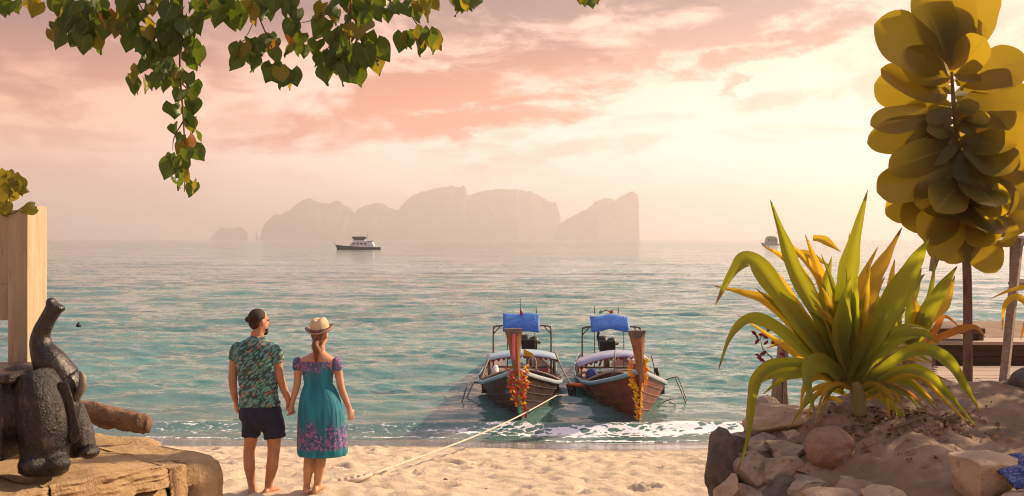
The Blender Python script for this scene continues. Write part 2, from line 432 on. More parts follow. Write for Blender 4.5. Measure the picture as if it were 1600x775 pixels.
m, t = newmat('sea_water')
fa = t.add('ShaderNodeAttribute', _attribute_name='foam').outputs['Fac']
sa = t.add('ShaderNodeAttribute', _attribute_name='shallow').outputs['Fac']
bp = t.mapping(t.pos, scale=(.75, 1.25, 1))
n1 = t.noise(bp, 1.9, 4, .6, .3); n2 = t.noise(bp, 7.5, 3, .55, .2); n0 = t.noise(t.mapping(t.pos, scale=(.35, 1, 1)), .28, 3, .55)
patch = t.noise(t.mapping(t.pos, scale=(.12, .35, 1)), .5, 3, .5)
wc = t.mix(t.smooth(patch, .35, .65), (.055, .17, .168), (.12, .26, .245))
wc = t.mix(t.math('MULTIPLY', sa, .7), wc, (.085, .135, .118))
fn_ = t.noise(t.pos, 9, 5, .7); vl = t.add('ShaderNodeTexVoronoi', Vector=t.vmath('ADD', t.mapping(t.pos, scale=(1, 1.5, 1)), t.vmath('MULTIPLY', t.noise(t.pos, 3, 3, .6, 0, 'Color'), (.5, .5, 0))), Scale=3.4, _feature='DISTANCE_TO_EDGE').outputs['Distance']
fo = t.smooth(t.math('ADD', fa, t.math('ADD', t.math('MULTIPLY_ADD', fn_, 1.3, -.62), t.smooth(vl, .0, .22, .12, -.38))), .25, .55)
wc = t.mix(fo, wc, (.80, .80, .82))
setb(t, Base__Color=wc, Roughness=t.smooth(fo, 0, 1, .07, .8), IOR=1.33)
def chop(scale, ax, ay, det, sx=.7):
    c = t.noise(t.mapping(t.pos, scale=(sx, 1.3, 1)), scale, det, .6, .2, 'Color')
    return t.vmath('MULTIPLY', t.vmath('SUBTRACT', c, (.5, .5, .5)), (ax, ay, 0))
nrm = t.n.new('ShaderNodeNewGeometry').outputs['Normal']
gust = t.smooth(t.noise(t.mapping(t.pos, scale=(.02, .09, 1)), 1.0, 3, .55), .35, .65, .55, 1.2)
ch = t.vmath('ADD', chop(1.7, .7, 1.1, 4, .42), chop(5.0, .55, .8, 3, .5))
ch = t.vmath('ADD', ch, t.vmath('ADD', chop(13.0, .5, .5, 2), chop(.16, .12, .5, 3, .35)))
sc_ = t.n.new('ShaderNodeVectorMath'); sc_.operation = 'SCALE'; t.l.new(ch, sc_.inputs[0]); t.l.new(t.math('MULTIPLY', gust, t.smooth(sa, 0, 1, 1.0, .35)), sc_.inputs['Scale'])
setb(t, Normal=t.vmath('NORMALIZE', t.vmath('ADD', nrm, sc_.outputs[0]))); M['sea'] = m
o = obj('sea', grid_mesh('sea', XX, YY, Zs, M['sea'], {'foam': foam, 'shallow': shallow}))
tag(o, 'turquoise sea with small waves and foam along the shore', 'sea', kind='structure')

# ------------------------------------------------------------------ islands
M['island'] = rough_mat('island_rock', (.07, .065, .05), (.05, .06, .04), .004, .9, 0, 1, c3=(.09, .08, .065), detail=8)
def island(sky, Y, label):
    sky = np.array(sky, float); px = np.arange(sky[0, 0], sky[-1, 0] + .01, .7)
    py = np.interp(px, sky[:, 0], sky[:, 1]); hz = np.maximum((374.2 - py) / F * Y + H, 0)
    dd = np.linspace(-1, 1, 41); half = min(330, .4 * (px[-1] - px[0]) / F * Y)
    PX, D = np.meshgrid(px, dd); X = (PX - 800) / F * Y; yv = Y + D * half * np.clip(np.minimum(PX - px[0], px[-1] - PX) / 70, .06, 1)
    ridge = 0
    sh = np.clip(1 - np.abs(D - ridge), 0, 1) ** .6
    nsq = fbm(PX * .06, D * 5, 62, 4)
    hz = hz * (1 + .035 * fbm(px * .13, px * 0, 65, 3) * np.clip(hz / 60, 0, 1))
    z = hz[None, :] * sh * (1 - .22 * np.clip(np.abs(D) * 3, 0, 1) * (nsq + .5)) - 8
    o = obj('island', grid_mesh('island', X, yv, z, M['island'])); tag(o, label, 'island', kind='structure')
island([(399.5, 374), (400.5, 362), (401.2, 354), (402, 364), (403, 374), (405, 374), (408, 362), (414, 346.5), (423, 338), (431, 332), (438, 335), (451, 327), (473, 311), (484, 308.5), (501, 315), (512, 316), (525, 311), (534, 316), (547, 322), (554, 330), (569, 319), (591, 315), (604, 320), (622, 327), (633, 314), (644, 304), (657, 297), (670, 296), (687, 291), (705, 288), (718, 291), (727, 288), (730, 300), (734, 303), (746, 298), (775, 293), (801, 293), (827, 297), (845, 305), (858, 312), (869, 316), (874, 329), (877, 350), (880, 374)], 6000, 'long hazy cliff island with jagged skyline on the horizon')
island([(862, 374), (875, 347), (893, 336), (915, 325), (932, 313), (948, 306), (962, 311.5), (976, 301.5), (989, 298), (997, 303), (998.5, 322), (999, 371), (1000, 374)], 5600, 'hazy wedge shaped cliff island at the right end of the range')
island([(327, 374), (329, 371), (338, 360), (346, 353), (352, 355), (362, 355), (375, 353), (381, 356), (386, 361), (388, 374)], 6800, 'small hazy islet left of the long island')

# ------------------------------------------------------------------ haze
hb = MB(); hb.box((0, 4600, 177), (24000, 5000, 185))
hm = bpy.data.materials.new('haze_air'); hm.use_nodes = True; ht = NT(hm.node_tree); ht.n.clear()
pv = ht.n.new('ShaderNodeVolumePrincipled'); ho = ht.n.new('ShaderNodeOutputMaterial'); ht.l.new(pv.outputs[0], ho.inputs['Volume'])
pv.inputs['Color'].default_value = (1, .94, .94, 1); pv.inputs['Density'].default_value = .00030
pv.inputs['Anisotropy'].default_value = .35; pv.inputs['Density Attribute'].default_value = ''
hm.cycles.homogeneous_volume = True
hz_o = obj('haze', hb.mesh('haze', hm, False)); tag(hz_o, 'pale warm haze in the sea air', 'haze', kind='stuff')

# ------------------------------------------------------------------ leaves
def leaf_geo(mb, path, widths, face, fold=.12, nc=2, curl=0.0):
    """blade along path; face = rough facing direction; 2*nc+1 points across, folded along the midrib"""
    path = [Vector(p) for p in path]; n = len(path); face = Vector(face).normalized()
    v = []; uv = []; f = []; m = 2 * nc + 1
    for i, p in enumerate(path):
        t = (path[min(i + 1, n - 1)] - path[max(i - 1, 0)]).normalized()
        sd = t.cross(face)
        if sd.length < .05: sd = t.orthogonal()
        sd.normalize(); nr = sd.cross(t).normalized()
        w = widths[i]
        for j in range(m):
            s = (j - nc) / nc
            v.append(p + sd * (s * w) + nr * (abs(s) * w * fold * 2 + curl * w * s * s))
            uv.append((.5 + .5 * s + 1e-4, i / (n - 1)))
    for i in range(n - 1):
        for j in range(m - 1):
            a = i * m + j; f.append((a, a + 1, a + m + 1, a + m))
    mb.add(v, f, uv); return mb
def interp_w(prof, n, wmax):
    pp = np.array(prof); return list(np.interp(np.linspace(0, 1, n), pp[:, 0], pp[:, 1]) * wmax)

# heart-shaped leaves, shared meshes: stalk at origin, tip towards -z, facing -y
def heart_mesh(seed, mat):
    r = random.Random(seed); mb = MB(); n = 8; L = 1.0
    bend = r.uniform(-.15, .3); tw = r.uniform(-.2, .2); fold = r.uniform(.05, .28)
    ts = np.linspace(0, 1, n); ws = np.interp(ts, [0, .1, .25, .42, .6, .78, .92, 1], [.30, .44, .50, .46, .34, .19, .06, .0])
    v = []; uv = []; f = []
    for i, tt in enumerate(ts):
        for j in range(5):
            s = (j - 2) / 2; w = ws[i]
            back = .20 * abs(s) * (1 - tt) ** 3                        # lobes rise behind the stalk
            x = s * w + tw * .25 * tt * tt; z = -tt * L + back
            y = abs(s) * w * fold * 2 + bend * (tt - .3) ** 2 + .06 * math.sin(tt * 9 + s * 3 + seed)
            v.append((x, y, z)); uv.append((.5 + .5 * s + 1e-4, tt))
    for i in range(n - 1):
        for j in range(4):
            a = i * 5 + j; f.append((a, a + 1, a + 6, a + 5))
    mb.add(v, f, uv); return mb.mesh('leaf', mat)
HEART = {k: [heart_mesh(i * 7 + q, M[k]) for i in range(4)] for q, k in enumerate(('lf_green', 'lf_olive', 'lf_brown'))}
def place_leaf(root, pos, size, yaw, pitch, roll, mesh, base):
    o = bpy.data.objects.new('leaf', mesh); COL.objects.link(o); o.parent = root
    o.location = Vector(pos) - base; o.rotation_euler = (pitch, roll, yaw); o.scale = (size, size, size)
    return o

# ------------------------------------------------------------------ overhanging tree at top left
tb = Vector((-4.4, 4.2, 1.6))
ot = empty('overhanging_tree', tb, 'leafy branches with heart shaped leaves hanging into the top left of the view', 'tree')
YT = 5.5
trunk = MB(); trunk.tube([tb + Vector((0, 0, -.3)), tb + Vector((.05, .1, 1.5)), tb + Vector((.1, .2, 3)), (-3.9, 4.7, 5.7)], [.24, .18, .15, .11], 12, smooth=5)
part('trunk', trunk, M['bark'], ot)
limb = MB(); limb.tube([(-3.95, 4.65, 5.6), (-3.0, 5.2, 5.95), P(260, -45, 5.5), P(480, -40, 5.6), P(700, -45, 5.6), P(930, -30, 5.6)], [.10, .07, .05, .035, .022, .008], 10, smooth=5)
limb.tube([(-3.4, 5.0, 5.85), P(60, -60, 5.2), P(-60, -25, 5.0)], [.05, .03, .015], 8, smooth=5)
part('branch', limb, M['bark'], ot)
leaf_slots = []      # (px, py, Y, size px, tone)
def twig(pts, r0=.007, dy=0.0):
    mb = MB(); q = [P(a, b, YT + dy) for a, b in pts]; k = len(q)
    mb.tube(q, [r0 * (1 - .75 * i / (k - 1)) for i in range(k)], 5, smooth=4)
    part('twig', mb, M['bark'], ot)
rl = random.Random(3)
def cluster(x0, x1, y0, y1, n, smin=20, smax=30, dy=.18):
    for i in range(n):
        leaf_slots.append((rl.uniform(x0, x1), y0 + (y1 - y0) * rl.random(), YT + rl.uniform(-dy, dy), rl.uniform(smin, smax)))
def along(pts, n, spread=10, smin=18, smax=28):
    for i in range(n):
        t = (i + rl.random() * .6) / n * (len(pts) - 1); k = min(int(t), len(pts) - 2); t -= k
        x = pts[k][0] * (1 - t) + pts[k + 1][0] * t; y = pts[k][1] * (1 - t) + pts[k + 1][1] * t
        leaf_slots.append((x + rl.uniform(-spread, spread), y + rl.uniform(-5, 5) - 8, YT + rl.uniform(-.12, .12), rl.uniform(smin, smax)))
T1 = [(280, -45), (284, 20), (281, 100), (286, 180), (289, 240), (288, 300)]; twig(T1, .010)
along(T1[1:], 30, 22, 14, 32); along(T1[2:], 12, 18, 16, 28)
T2 = [(260, -40), (262, 30), (245, 75), (215, 110)]; twig(T2); along(T2[1:], 14, 18); cluster(196, 262, 95, 128, 10, 20, 28)
cluster(225, 268, 70, 105, 8, 16, 24)
T3 = [(110, -60), (115, 0), (100, 40)]; twig(T3); T4 = [(180, -55), (190, 0), (205, 55)]; twig(T4)
cluster(72, 215, -8, 42, 38, 16, 36); cluster(76, 165, 35, 66, 12, 22, 32); cluster(195, 240, 25, 62, 9, 22, 30)
cluster(215, 345, -10, 30, 22, 16, 36); cluster(255, 315, 25, 95, 15, 24, 34)
cluster(330, 375, -8, 24, 10, 24, 34)
cluster(0, 62, -12, 6, 8, 22, 30)
T5 = [(395, -45), (400, 20), (378, 70)]; twig(T5, .006); cluster(355, 400, 62, 92, 9, 24, 32)
T6 = [(398, 10), (425, 75), (440, 105)]; twig(T6, .006); cluster(420, 460, 100, 118, 9, 24, 30); cluster(390, 440, 45, 80, 8, 18, 28)
T7 = [(520, -45), (515, 15), (485, 32), (470, 35)]; twig(T7, .006); cluster(380, 470, -8, 15, 12, 22, 30); cluster(440, 480, 28, 70, 9, 20, 28)
T8 = [(545, -45), (548, 30), (545, 80)]; twig(T8, .007); cluster(480, 585, 30, 88, 24, 16, 38); cluster(500, 565, 82, 112, 12, 26, 34); cluster(560, 588, 58, 72, 3, 34, 40)
cluster(500, 620, -10, 22, 18, 22, 32)
T9 = [(630, -45), (640, 15), (655, 42), (668, 50)]; twig(T9, .006); cluster(624, 684, 44, 62, 12, 22, 32); cluster(620, 675, -8, 10, 8, 22, 30)
T10 = [(715, -45), (720, -5)]; twig(T10, .006); cluster(695, 745, -12, 2, 8, 22, 28); T11 = [(920, -30), (922, -10)]; twig(T11, .004); cluster(908, 938, -16, -6, 4, 20, 24)
for tw_ in ([(200, -40), (225, 20), (255, 45)], [(150, -50), (140, 10), (120, 55)], [(330, -40), (345, 5), (352, 30)], [(470, -40), (455, 20), (445, 60)], [(420, 75), (400, 60), (372, 66)], [(548, 30), (520, 60), (505, 95)], [(547, 50), (570, 62), (582, 80)], [(600, -40), (612, 5), (640, 15)], [(284, 60), (262, 80), (240, 100)], [(284, 130), (300, 150), (308, 175)], [(286, 190), (272, 215), (270, 235)], [(40, -40), (30, -5), (15, 10)]):
    twig(tw_, .005, -.06)
rl2 = random.Random(8)
keep = leaf_slots if len(leaf_slots) <= 300 else leaf_slots[:]
def tone(x, y):
    q = rl2.random(); warm = .22 + .2 * (x > 560) + .1 * (y > 180)
    if q < .035: return 'lf_brown'
    return 'lf_olive' if q < warm else 'lf_green'
random.Random(4).shuffle(keep)
extra = MB()
for i, (x, y, Yd, s) in enumerate(keep):
    p = P(x, y, Yd); size = s / F * Yd * 1.04
    yaw = rl2.gauss(0, .75); pit = rl2.gauss(.1, .3); rol = rl2.gauss(0, .35)
    if i < 300: place_leaf(ot, p, size, yaw, pit, rol, rl2.choice(HEART[tone(x, y)]), tb)
    else:
        me = rl2.choice(HEART['lf_green']); Mx = Matrix.Translation(p) @ Matrix.Rotation(yaw, 4, 'Z') @ Matrix.Rotation(rol, 4, 'Y') @ Matrix.Rotation(pit, 4, 'X') @ Matrix.Scale(size, 4)
        extra.add([Mx @ w.co for w in me.vertices], [tuple(q.vertices) for q in me.polygons], [(.5 + .4 * math.sin(k), .5) for k in range(len(me.vertices))])
# crown above the frame
for i in range(420):
    p = Vector((rl2.uniform(-4.6, .7), rl2.gauss(5.3, .45), rl2.uniform(5.75, 6.5))); size = rl2.uniform(.09, .14)
    me = rl2.choice(HEART['lf_green']); Mx = Matrix.Translation(p) @ Matrix.Rotation(rl2.uniform(0, 6), 4, 'Z') @ Matrix.Rotation(rl2.gauss(0, .5), 4, 'X') @ Matrix.Scale(size, 4)
    extra.add([Mx @ w.co for w in me.vertices], [tuple(q.vertices) for q in me.polygons], [(.7, .5)] * len(me.vertices))
part('foliage', extra, M['lf_green'], ot, kind='stuff')

# ------------------------------------------------------------------ left ledge
M['ledge'] = None
m, t = newmat('carved_sandstone')
n = t.noise(t.pos, 4.5, 7, .68); st = t.noise(t.pos, 26, 6, .7)
c = t.mix(t.smooth(n, .35, .65), (.72, .50, .28), (.56, .37, .19)); c = t.mix(t.smooth(st, .5, .75, 0, .6), c, (.74, .55, .34))
c = t.mix(t.smooth(t.noise(t.pos, 14, 4, .7), .60, .74, 0, .55), c, (.10, .06, .035))
hgt = t.math('ADD', t.noise(t.pos, 11, 8, .75), t.math('MULTIPLY', t.noise(t.pos, 60, 5, .7), .35))
setb(t, Base__Color=c, Roughness=.95, Specular__IOR__Level=.15, Normal=bump(t, hgt, .09, 1.0)); M['ledge'] = m
def ledge_top(x, y):
    z = np.interp(y, [3, 5.6, 6.4, 6.9, 7.4, 8.2], [2.58, 2.55, 2.52, 2.47, 2.46, 2.42])
    return z + .05 * fbm(x * 3.0, y * 3.0, 71, 5, .62)
lb = Vector((-3.0, 6.4, 1.6))
lg = empty('stone_ledge', lb, 'carved sandstone ledge under the black elephant statue', 'ledge')
def block(name, a, b, z0, z1f, depth, seed, mat, parent, lean=.04, rnd=.05):
    """rough hewn block: its outer face runs from a to b (xy), goes back by depth to the left"""
    a = Vector((*a, 0)); b = Vector((*b, 0)); e = b - a; Lm = e.length; e.normalize(); inn = Vector((-e.y, e.x, 0))
    nu = max(8, int(Lm / .035)); nv = 34; nw = 10
    mb = MB(); rows = []
    prof = [(0, k / nv) for k in range(nv + 1)] + [(k / nw, 1.0) for k in range(1, nw + 1)]
    U = np.linspace(0, 1, nu + 1); verts = []
    for ui in U:
        s = abs(ui - .5) * 2; ed = rnd * max(0, (s - .86) / .14) ** 2
        for (w, h) in prof:
            q = a + e * (Lm * ui) + inn * (w * depth + ed)
            zt = z1f(q.x, q.y); z = z0 + (zt - z0) * h
            corner = rnd * max(0, (h - .86) / .14) ** 2 if w == 0 else 0
            sn = float(fbm(np.array(ui * Lm * 5 + seed), np.array(h * 5 + w * 3), seed, 5, .6)) * .04
            ver = float(vn(np.array(ui * Lm * 16), np.array(h * 1.5 + seed), seed + 9)) * .022
            q = q + inn * (corner - (1 - h) * lean - sn * (w == 0) - ver * (w == 0))
            verts.append((q.x, q.y, z - (.03 * (1 - w) ** 3 if h == 1 else 0) + sn * .22 * (h == 1)))
    m = len(prof); f = []
    for i in range(nu):
        for j in range(m - 1):
            k = i * m + j; f.append((k, k + m, k + m + 1, k + 1))
    for base in (0, nu * m):
        f.append(tuple(base + j for j in range(m)) if base else tuple(reversed([j for j in range(m)])))
    mb.add(verts, f); return part(name, mb, mat, parent)
lt = lambda x, y: float(ledge_top(np.array(x), np.array(y)))
A, B = Vector((-3.22, 4.86)), Vector((-2.03, 6.86))
def along_e(t): q = A.lerp(B, t); return (q.x, q.y)
block('stone', along_e(.0), along_e(.42), 2.385, lt, 1.2, 3, M['ledge'], lg)
block('stone', along_e(.424), along_e(.785), 2.365, lt, 1.2, 5, M['ledge'], lg, rnd=.04)
block('stone', along_e(.0), along_e(.46), 1.2, lambda x, y: 2.378, 1.2, 13, M['ledge'], lg, lean=.0, rnd=.02)
block('stone', along_e(.464), along_e(.778), 1.2, lambda x, y: 2.358, 1.2, 15, M['ledge'], lg, lean=0, rnd=.02)
block('stone', along_e(.792), along_e(.856), 1.2, lambda x, y: lt(x, y) - .015, 1.1, 8, M['ledge'], lg, lean=0, rnd=.015)
block('stone', along_e(.868), along_e(1.0), 1.2, lambda x, y: lt(x, y) - .02, 1.0, 11, M['ledge'], lg, lean=0, rnd=.07)
block('stone', (-2.10, 6.93), (-2.95, 7.8), 1.2, lambda x, y: lt(x, y) - .03, .7, 21, M['ledge'], lg, rnd=.06)
block('stone', (-2.97, 7.82), (-3.8, 8.4), 1.2, lambda x, y: lt(x, y) - .04, .7, 23, M['ledge'], lg, rnd=.06)
gx = np.linspace(-7, -2.2, 130); gy = np.linspace(3.2, 8.2, 130); GX, GY = np.meshgrid(gx, gy)
edge = np.interp(GY, [3.2, 5.0, 6.85, 7.0, 8.2], [-4.7, -3.5, -2.28, -2.4, -3.7]); GX = np.minimum(GX, edge)
o = obj('soil', grid_mesh('soil', GX, GY, ledge_top(GX, GY) + .012 - .16 * np.clip(1.2 - (edge - GX) * 1.1, 0, 1) + .02 * fbm(GX * 6, GY * 6, 77, 3), M['ledge']), lg)

# driftwood log
lgm = MB(); lp = [P(118, 640, 7.5), P(150, 646, 7.45), P(185, 655, 7.4), P(215, 660, 7.35), P(233, 664, 7.35)]
lp, lr = spline([Vector(p) for p in lp], [.085, .095, .085, .08, .06], 9)
rings = []
for i, (p, r_) in enumerate(zip(lp, lr)):
    ring = []
    for k in range(18):
        a = 2 * math.pi * k / 18; rr = r_ * (1 + .30 * float(fbm(np.array(i * .35), np.array(math.cos(a) * 1.5 + math.sin(a) * 2.2 + 9), 81, 3)))
        ring.append(p + Vector((.25 * math.sin(a) * rr * .3, math.cos(a) * rr, math.sin(a) * rr * .95)))
    rings.append(ring)
lgm.loft(rings)
M['drift'] = rough_mat('driftwood', (.12, .07, .042), (.24, .145, .08), 9, .95, .05, 14, c3=(.05, .03, .02), stretch=(.5, 1, 1))
single('driftwood_log', lgm, M['drift'], lp[0], 'weathered brown driftwood log lying on the ledge behind the elephant statue', 'log')

# ------------------------------------------------------------------ elephant statue
m, t = newmat('black_painted_stone')
n = t.noise(t.pos, 22, 6, .7); vor = t.add('ShaderNodeTexVoronoi', Vector=t.mapping(t.pos, scale=(1, 1, .8)), Scale=48.0, _feature='DISTANCE_TO_EDGE').outputs['Distance']
c = t.mix(t.smooth(n, .4, .65), (.005, .0045, .0045), (.014, .012, .011)); c = t.mix(t.smooth(t.noise(t.mapping(t.pos, scale=(1, 1, .4)), 14, 6, .7), .52, .70, 0, .5), c, (.15, .11, .085))  # tan dust mottling, also painted in place of sun highlights on the black
setb(t, Base__Color=c, Roughness=t.smooth(n, .3, .7, .24, .38), Specular__IOR__Level=.42, Normal=bump(t, t.math('ADD', t.noise(t.mapping(t.pos, scale=(1, 1, .6)), 40, 6, .7), t.math('MULTIPLY', t.smooth(vor, 0, .3), .12)), .014, .9)); M['eleph'] = m
M['eleph_smooth'] = rough_mat('black_polished_stone', (.005, .0045, .0045), (.012, .010, .009), 9, .27, .005, 60, c3=(.09, .07, .055), spec=.5)  # tan flecks likewise put some of the sunlit tone into the colour
def E(px, py, dy=0.0): return P(px - 6, py, 5.95 + dy)
eb = E(20, 738, 0); eb.z = 2.52
el_ = empty('elephant_statue', eb, 'black elephant statue with raised trunk standing on the sandstone ledge', 'statue')
b = MB()
b.box(E(-40, 640, .12), (.36, .30, .26))
b.ell(E(-60, 650, .12), (.36, .32, .30)); b.ell(E(38, 632, .10), (.20, .29, .26))
b.tube([E(58, 588, .0), E(70, 625, -.04), E(76, 670, -.06), E(76, 705, -.06), E(74, 738, -.06)], [.13, .155, .155, .14, .145], 18, smooth=4)
b.ell(E(58, 726, -.16), (.09, .09, .06)); b.ell(E(94, 724, -.12), (.085, .08, .06))
b.tube([E(112, 640, .18), E(130, 675, .2), E(136, 712, .2)], [.10, .085, .085], 14, smooth=4); b.ell(E(146, 706, .14), (.06, .08, .045))
for dx, dy in ((-150, -.1), (-140, .25)): b.tube([E(dx, 640, dy), E(dx, 742, dy)], [.15, .14], 14)
obj('body', remesh(b, .013, 3, 'body', M['eleph']), el_)
s_ = MB(); s_.tube([E(-160, 576, .05), E(62, 576, .05)], [(.02, .29), (.02, .27)], 4)
b = MB(); b.box(E(-56, 582, .1), (.48, .31, .03)); o = part('saddle_top', b, M['eleph'], el_, False); bevel(o, .02, 3)
b = MB()
b.ell(E(104, 606, .13), (.115, .14, .155)); b.ell(E(116, 640, .12), (.055, .09, .13))
b.tube([E(100, 592, .12), E(84, 566, .1), E(71, 542, .1), E(70, 522, .1), E(80, 500, .1), E(90, 483, .1), E(94, 474, .1)], [.125, .105, .072, .056, .050, .052, .050], 18, smooth=5)
b.ell(E(86, 473, .1), (.028, .05, .036)); b.ell(E(100, 482, .1), (.030, .045, .026))
obj('head', remesh(b, .010, 4, 'head', M['eleph_smooth']), el_)
b = MB()
pts = [(84, 606), (100, 596), (112, 598), (120, 622), (126, 650), (133, 676), (128, 690), (116, 694), (104, 668), (92, 636)]
b.loft([[E(x, y, -.065) for x, y in pts], [E(x, y, .0) for x, y in pts]])
o = part('ear', b, M['eleph_smooth'], el_, False); bevel(o, .012, 2)
b = MB(); b.tube([E(124, 622, .1), E(134, 606, .08), E(135, 588, .08), E(130, 580, .08)], [.026, .027, .020, .005], 12, smooth=4)
M['tusk'] = rough_mat('tusk_stone', (.22, .18, .15), (.12, .10, .08), 14, .5, .003, 50)
part('tusk', b, M['tusk'], el_)

# ------------------------------------------------------------------ timber board at left
M['cream'] = rough_mat('cream_painted_wood', (.44, .35, .235), (.35, .27, .175), 3.5, .7, .004, 30, c3=(.20, .145, .095), stretch=(6, 6, .4))
sb_ = P(28, 720, 6.7); sb_.z = 2.45
sg = empty('timber_board', sb_, 'cream painted timber board on a post at the left edge', 'board')
def pbox(mb, x0, x1, y0, y1, Y0, Y1):
    p = P(x0, y1, Y0); q = P(x1, y0, Y0); c = (p + q) / 2; c.y = (Y0 + Y1) / 2
    mb.box(c, (abs(q.x - p.x) / 2, abs(Y1 - Y0) / 2, abs(q.z - p.z) / 2)); return mb
o = part('post', pbox(MB(), 12, 43, 328, 735, 6.6, 6.86), M['cream'], sg, False); bevel(o, .006)
for i in range(3):
    o = part('board', pbox(MB(), -250, 14, 331 + i * 56.6, 387.3 + i * 56.6, 6.68, 6.73), M['cream'], sg, False); bevel(o, .004)
o = part('batten', pbox(MB(), 46, 58, 322, 506, 6.95, 7.10), M['cream'], sg, False); bevel(o, .004)
for y in (352, 410, 470):
    b = MB(); b.tube([P(53, y, 6.955), P(53, y, 6.935)], .012, 8); part('bolt', b, M['steel'], sg)
o = part('post', pbox(MB(), -280, -250, 328, 735, 6.6, 6.86), M['cream'], sg, False)
# climbing shoot over it
cb_ = P(-40, 700, 6.9); cb_.z = 2.4
cp = empty('climbing_plant', cb_, 'yellow green leafy shoot growing over the top of the timber board', 'plant')
b = MB(); b.tube([cb_, P(-35, 500, 6.92), P(-20, 330, 6.85), P(8, 300, 6.7), P(22, 268, 6.65)], [.015, .012, .010, .006, .003], 6, smooth=5); part('stem', b, M['bark'], cp)
b = MB(); b.tube([P(-20, 330, 6.85), P(15, 335, 6.6), P(38, 322, 6.55), P(48, 318, 6.5)], [.008, .006, .004, .002], 6, smooth=5); part('stem', b, M['bark'], cp)
for (x, y, s, k) in [(4, 276, 34, 0), (14, 290, 30, 1), (20, 272, 24, 1), (0, 296, 30, 0), (26, 282, 26, 1), (-6, 268, 30, 0), (8, 318, 22, 1), (0, 316, 24, 0), (54, 324, 22, 1), (22, 300, 20, 1), (-10, 300, 34, 0), (12, 268, 20, 1)]:
    p = P(x, y, 6.6 + rl2.uniform(-.08, .05)); place_leaf(cp, p, s / F * 6.6, rl2.gauss(0, .6), rl2.gauss(.1, .3), rl2.gauss(0, .5), rl2.choice(HEART['lf_olive']), cb_)

# ------------------------------------------------------------------ right terrace
TL = np.array([(2, 2.6), (5, 2.15), (6, 1.95), (7, 1.64), (7.5, 1.60), (7.9, 1.72), (8.3, 2.12), (9, 2.55), (9.5, 3.3), (10, 4.0), (12, 5.0), (20, 8)])
TZ = np.array([(2, 2.25), (5.2, 2.40), (5.8, 2.45), (6.5, 2.50), (7.5, 2.60), (8.5, 2.70), (9.2, 2.60), (9.9, 2.44), (12, 2.40), (20, 2.3)])
def terr_z(x, y):
    xl = np.interp(y, TL[:, 0], TL[:, 1]); e = np.clip((x - xl) / 1.25, 0, 1)
    z = np.interp(y, TZ[:, 0], TZ[:, 1]) - .52 * (1 - e) ** 2.0
    bmp = np.clip((9.6 - y) / .6, 0, 1)
    return z + bmp * (.07 * fbm(x * 1.7, y * 2.0, 91, 5, .6) + .11 * np.abs(fbm(x * 2.9, y * 3.4, 95, 5, .6)))
tgy = np.concatenate([np.arange(2, 5.2, .2), np.arange(5.2, 10, .035), np.arange(10, 20.1, .5)])
tgu = np.concatenate([np.linspace(0, .3, 90), np.linspace(.31, 1, 40)])
UU, TYY = np.meshgrid(tgu, tgy); XL = np.interp(TYY, TL[:, 0], TL[:, 1]); TX = XL + UU * (15 - XL)
TZZ = terr_z(TX, TYY)
TX = np.concatenate([TX[:, :1] - .10, TX[:, :1] - .03, TX], 1); TYY = np.concatenate([TYY[:, :1]] * 2 + [TYY], 1); TZZ = np.concatenate([np.full_like(TZZ[:, :1], .6), TZZ[:, :1] - .06, TZZ], 1)
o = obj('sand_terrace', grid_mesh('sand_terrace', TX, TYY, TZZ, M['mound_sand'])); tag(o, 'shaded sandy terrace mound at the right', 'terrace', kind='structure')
tz = lambda x, y: float(terr_z(np.array(x), np.array(y)))

# stones
def rock_mb(c, h, seed, sub=4, rough=.28, box=.0, rot=0.0, facets=0):
    rk = random.Random(seed); planes = []
    for _ in range(facets): planes.append((Vector((rk.gauss(0, 1), rk.gauss(0, 1), rk.gauss(0, 1))).normalized(), rk.uniform(.55, .85)))
    bm = bmesh.new(); bmesh.ops.create_icosphere(bm, subdivisions=sub, radius=1)
    Rz = Matrix.Rotation(rot, 3, 'Z'); mb = MB(); vs = []
    P0 = np.array([v.co for v in bm.verts]); 
    nn = fbm(P0[:, 0] * 1.3 + seed * 3.1, P0[:, 1] * 1.3 + P0[:, 2] * 1.7 + seed, seed, 4) + .6 * fbm(P0[:, 2] * 2.0 + seed, P0[:, 0] * 1.5 - P0[:, 1] * 1.1, seed + 5, 4)
    for p, q in zip(P0, nn):
        v = Vector(p)
        if box: mx = max(abs(v.x), abs(v.y), abs(v.z)); v = v.lerp(v / mx, box)
        for pn, pd in planes:
            e_ = v.dot(pn) - pd
            if e_ > 0: v = v - pn * e_
        v *= 1 + rough * q
        v = Rz @ Vector((v.x * h[0], v.y * h[1], v.z * h[2])); vs.append(Vector(c) + v)
    fs = [tuple(v.index for v in f.verts) for f in bm.faces]; bm.free()
    return mb.add(vs, fs)
def px_rock(x, y, Y, hw, hh, hd, seed, **k):
    s = Y / F * (1.38 if k.get('facets') else 1); hd *= 1.3 if k.get('facets') else 1; return rock_mb(P(x, y, Y), (hw * s, hd, hh * s), seed, **k)
M['stone'] = rough_mat('grey_stone', (.23, .17, .125), (.36, .27, .19), 5, .9, .03, 16, c3=(.10, .075, .06))
M['stone_tan'] = rough_mat('tan_stone', (.36, .24, .15), (.46, .33, .21), 4, .85, .03, 14, c3=(.20, .13, .085))
M['stone_red'] = rough_mat('red_brown_boulder', (.19, .105, .065), (.28, .165, .105), 5, .75, .015, 30, c3=(.13, .075, .05))
M['stone_dark'] = rough_mat('dark_wall_stone', (.07, .06, .05), (.14, .115, .09), 7, .9, .03, 20)
rw = empty('rubble_wall', Vector((1.9, 7.3, 1.5)), 'rough rubble retaining wall at the left end of the sandy terrace', 'wall')
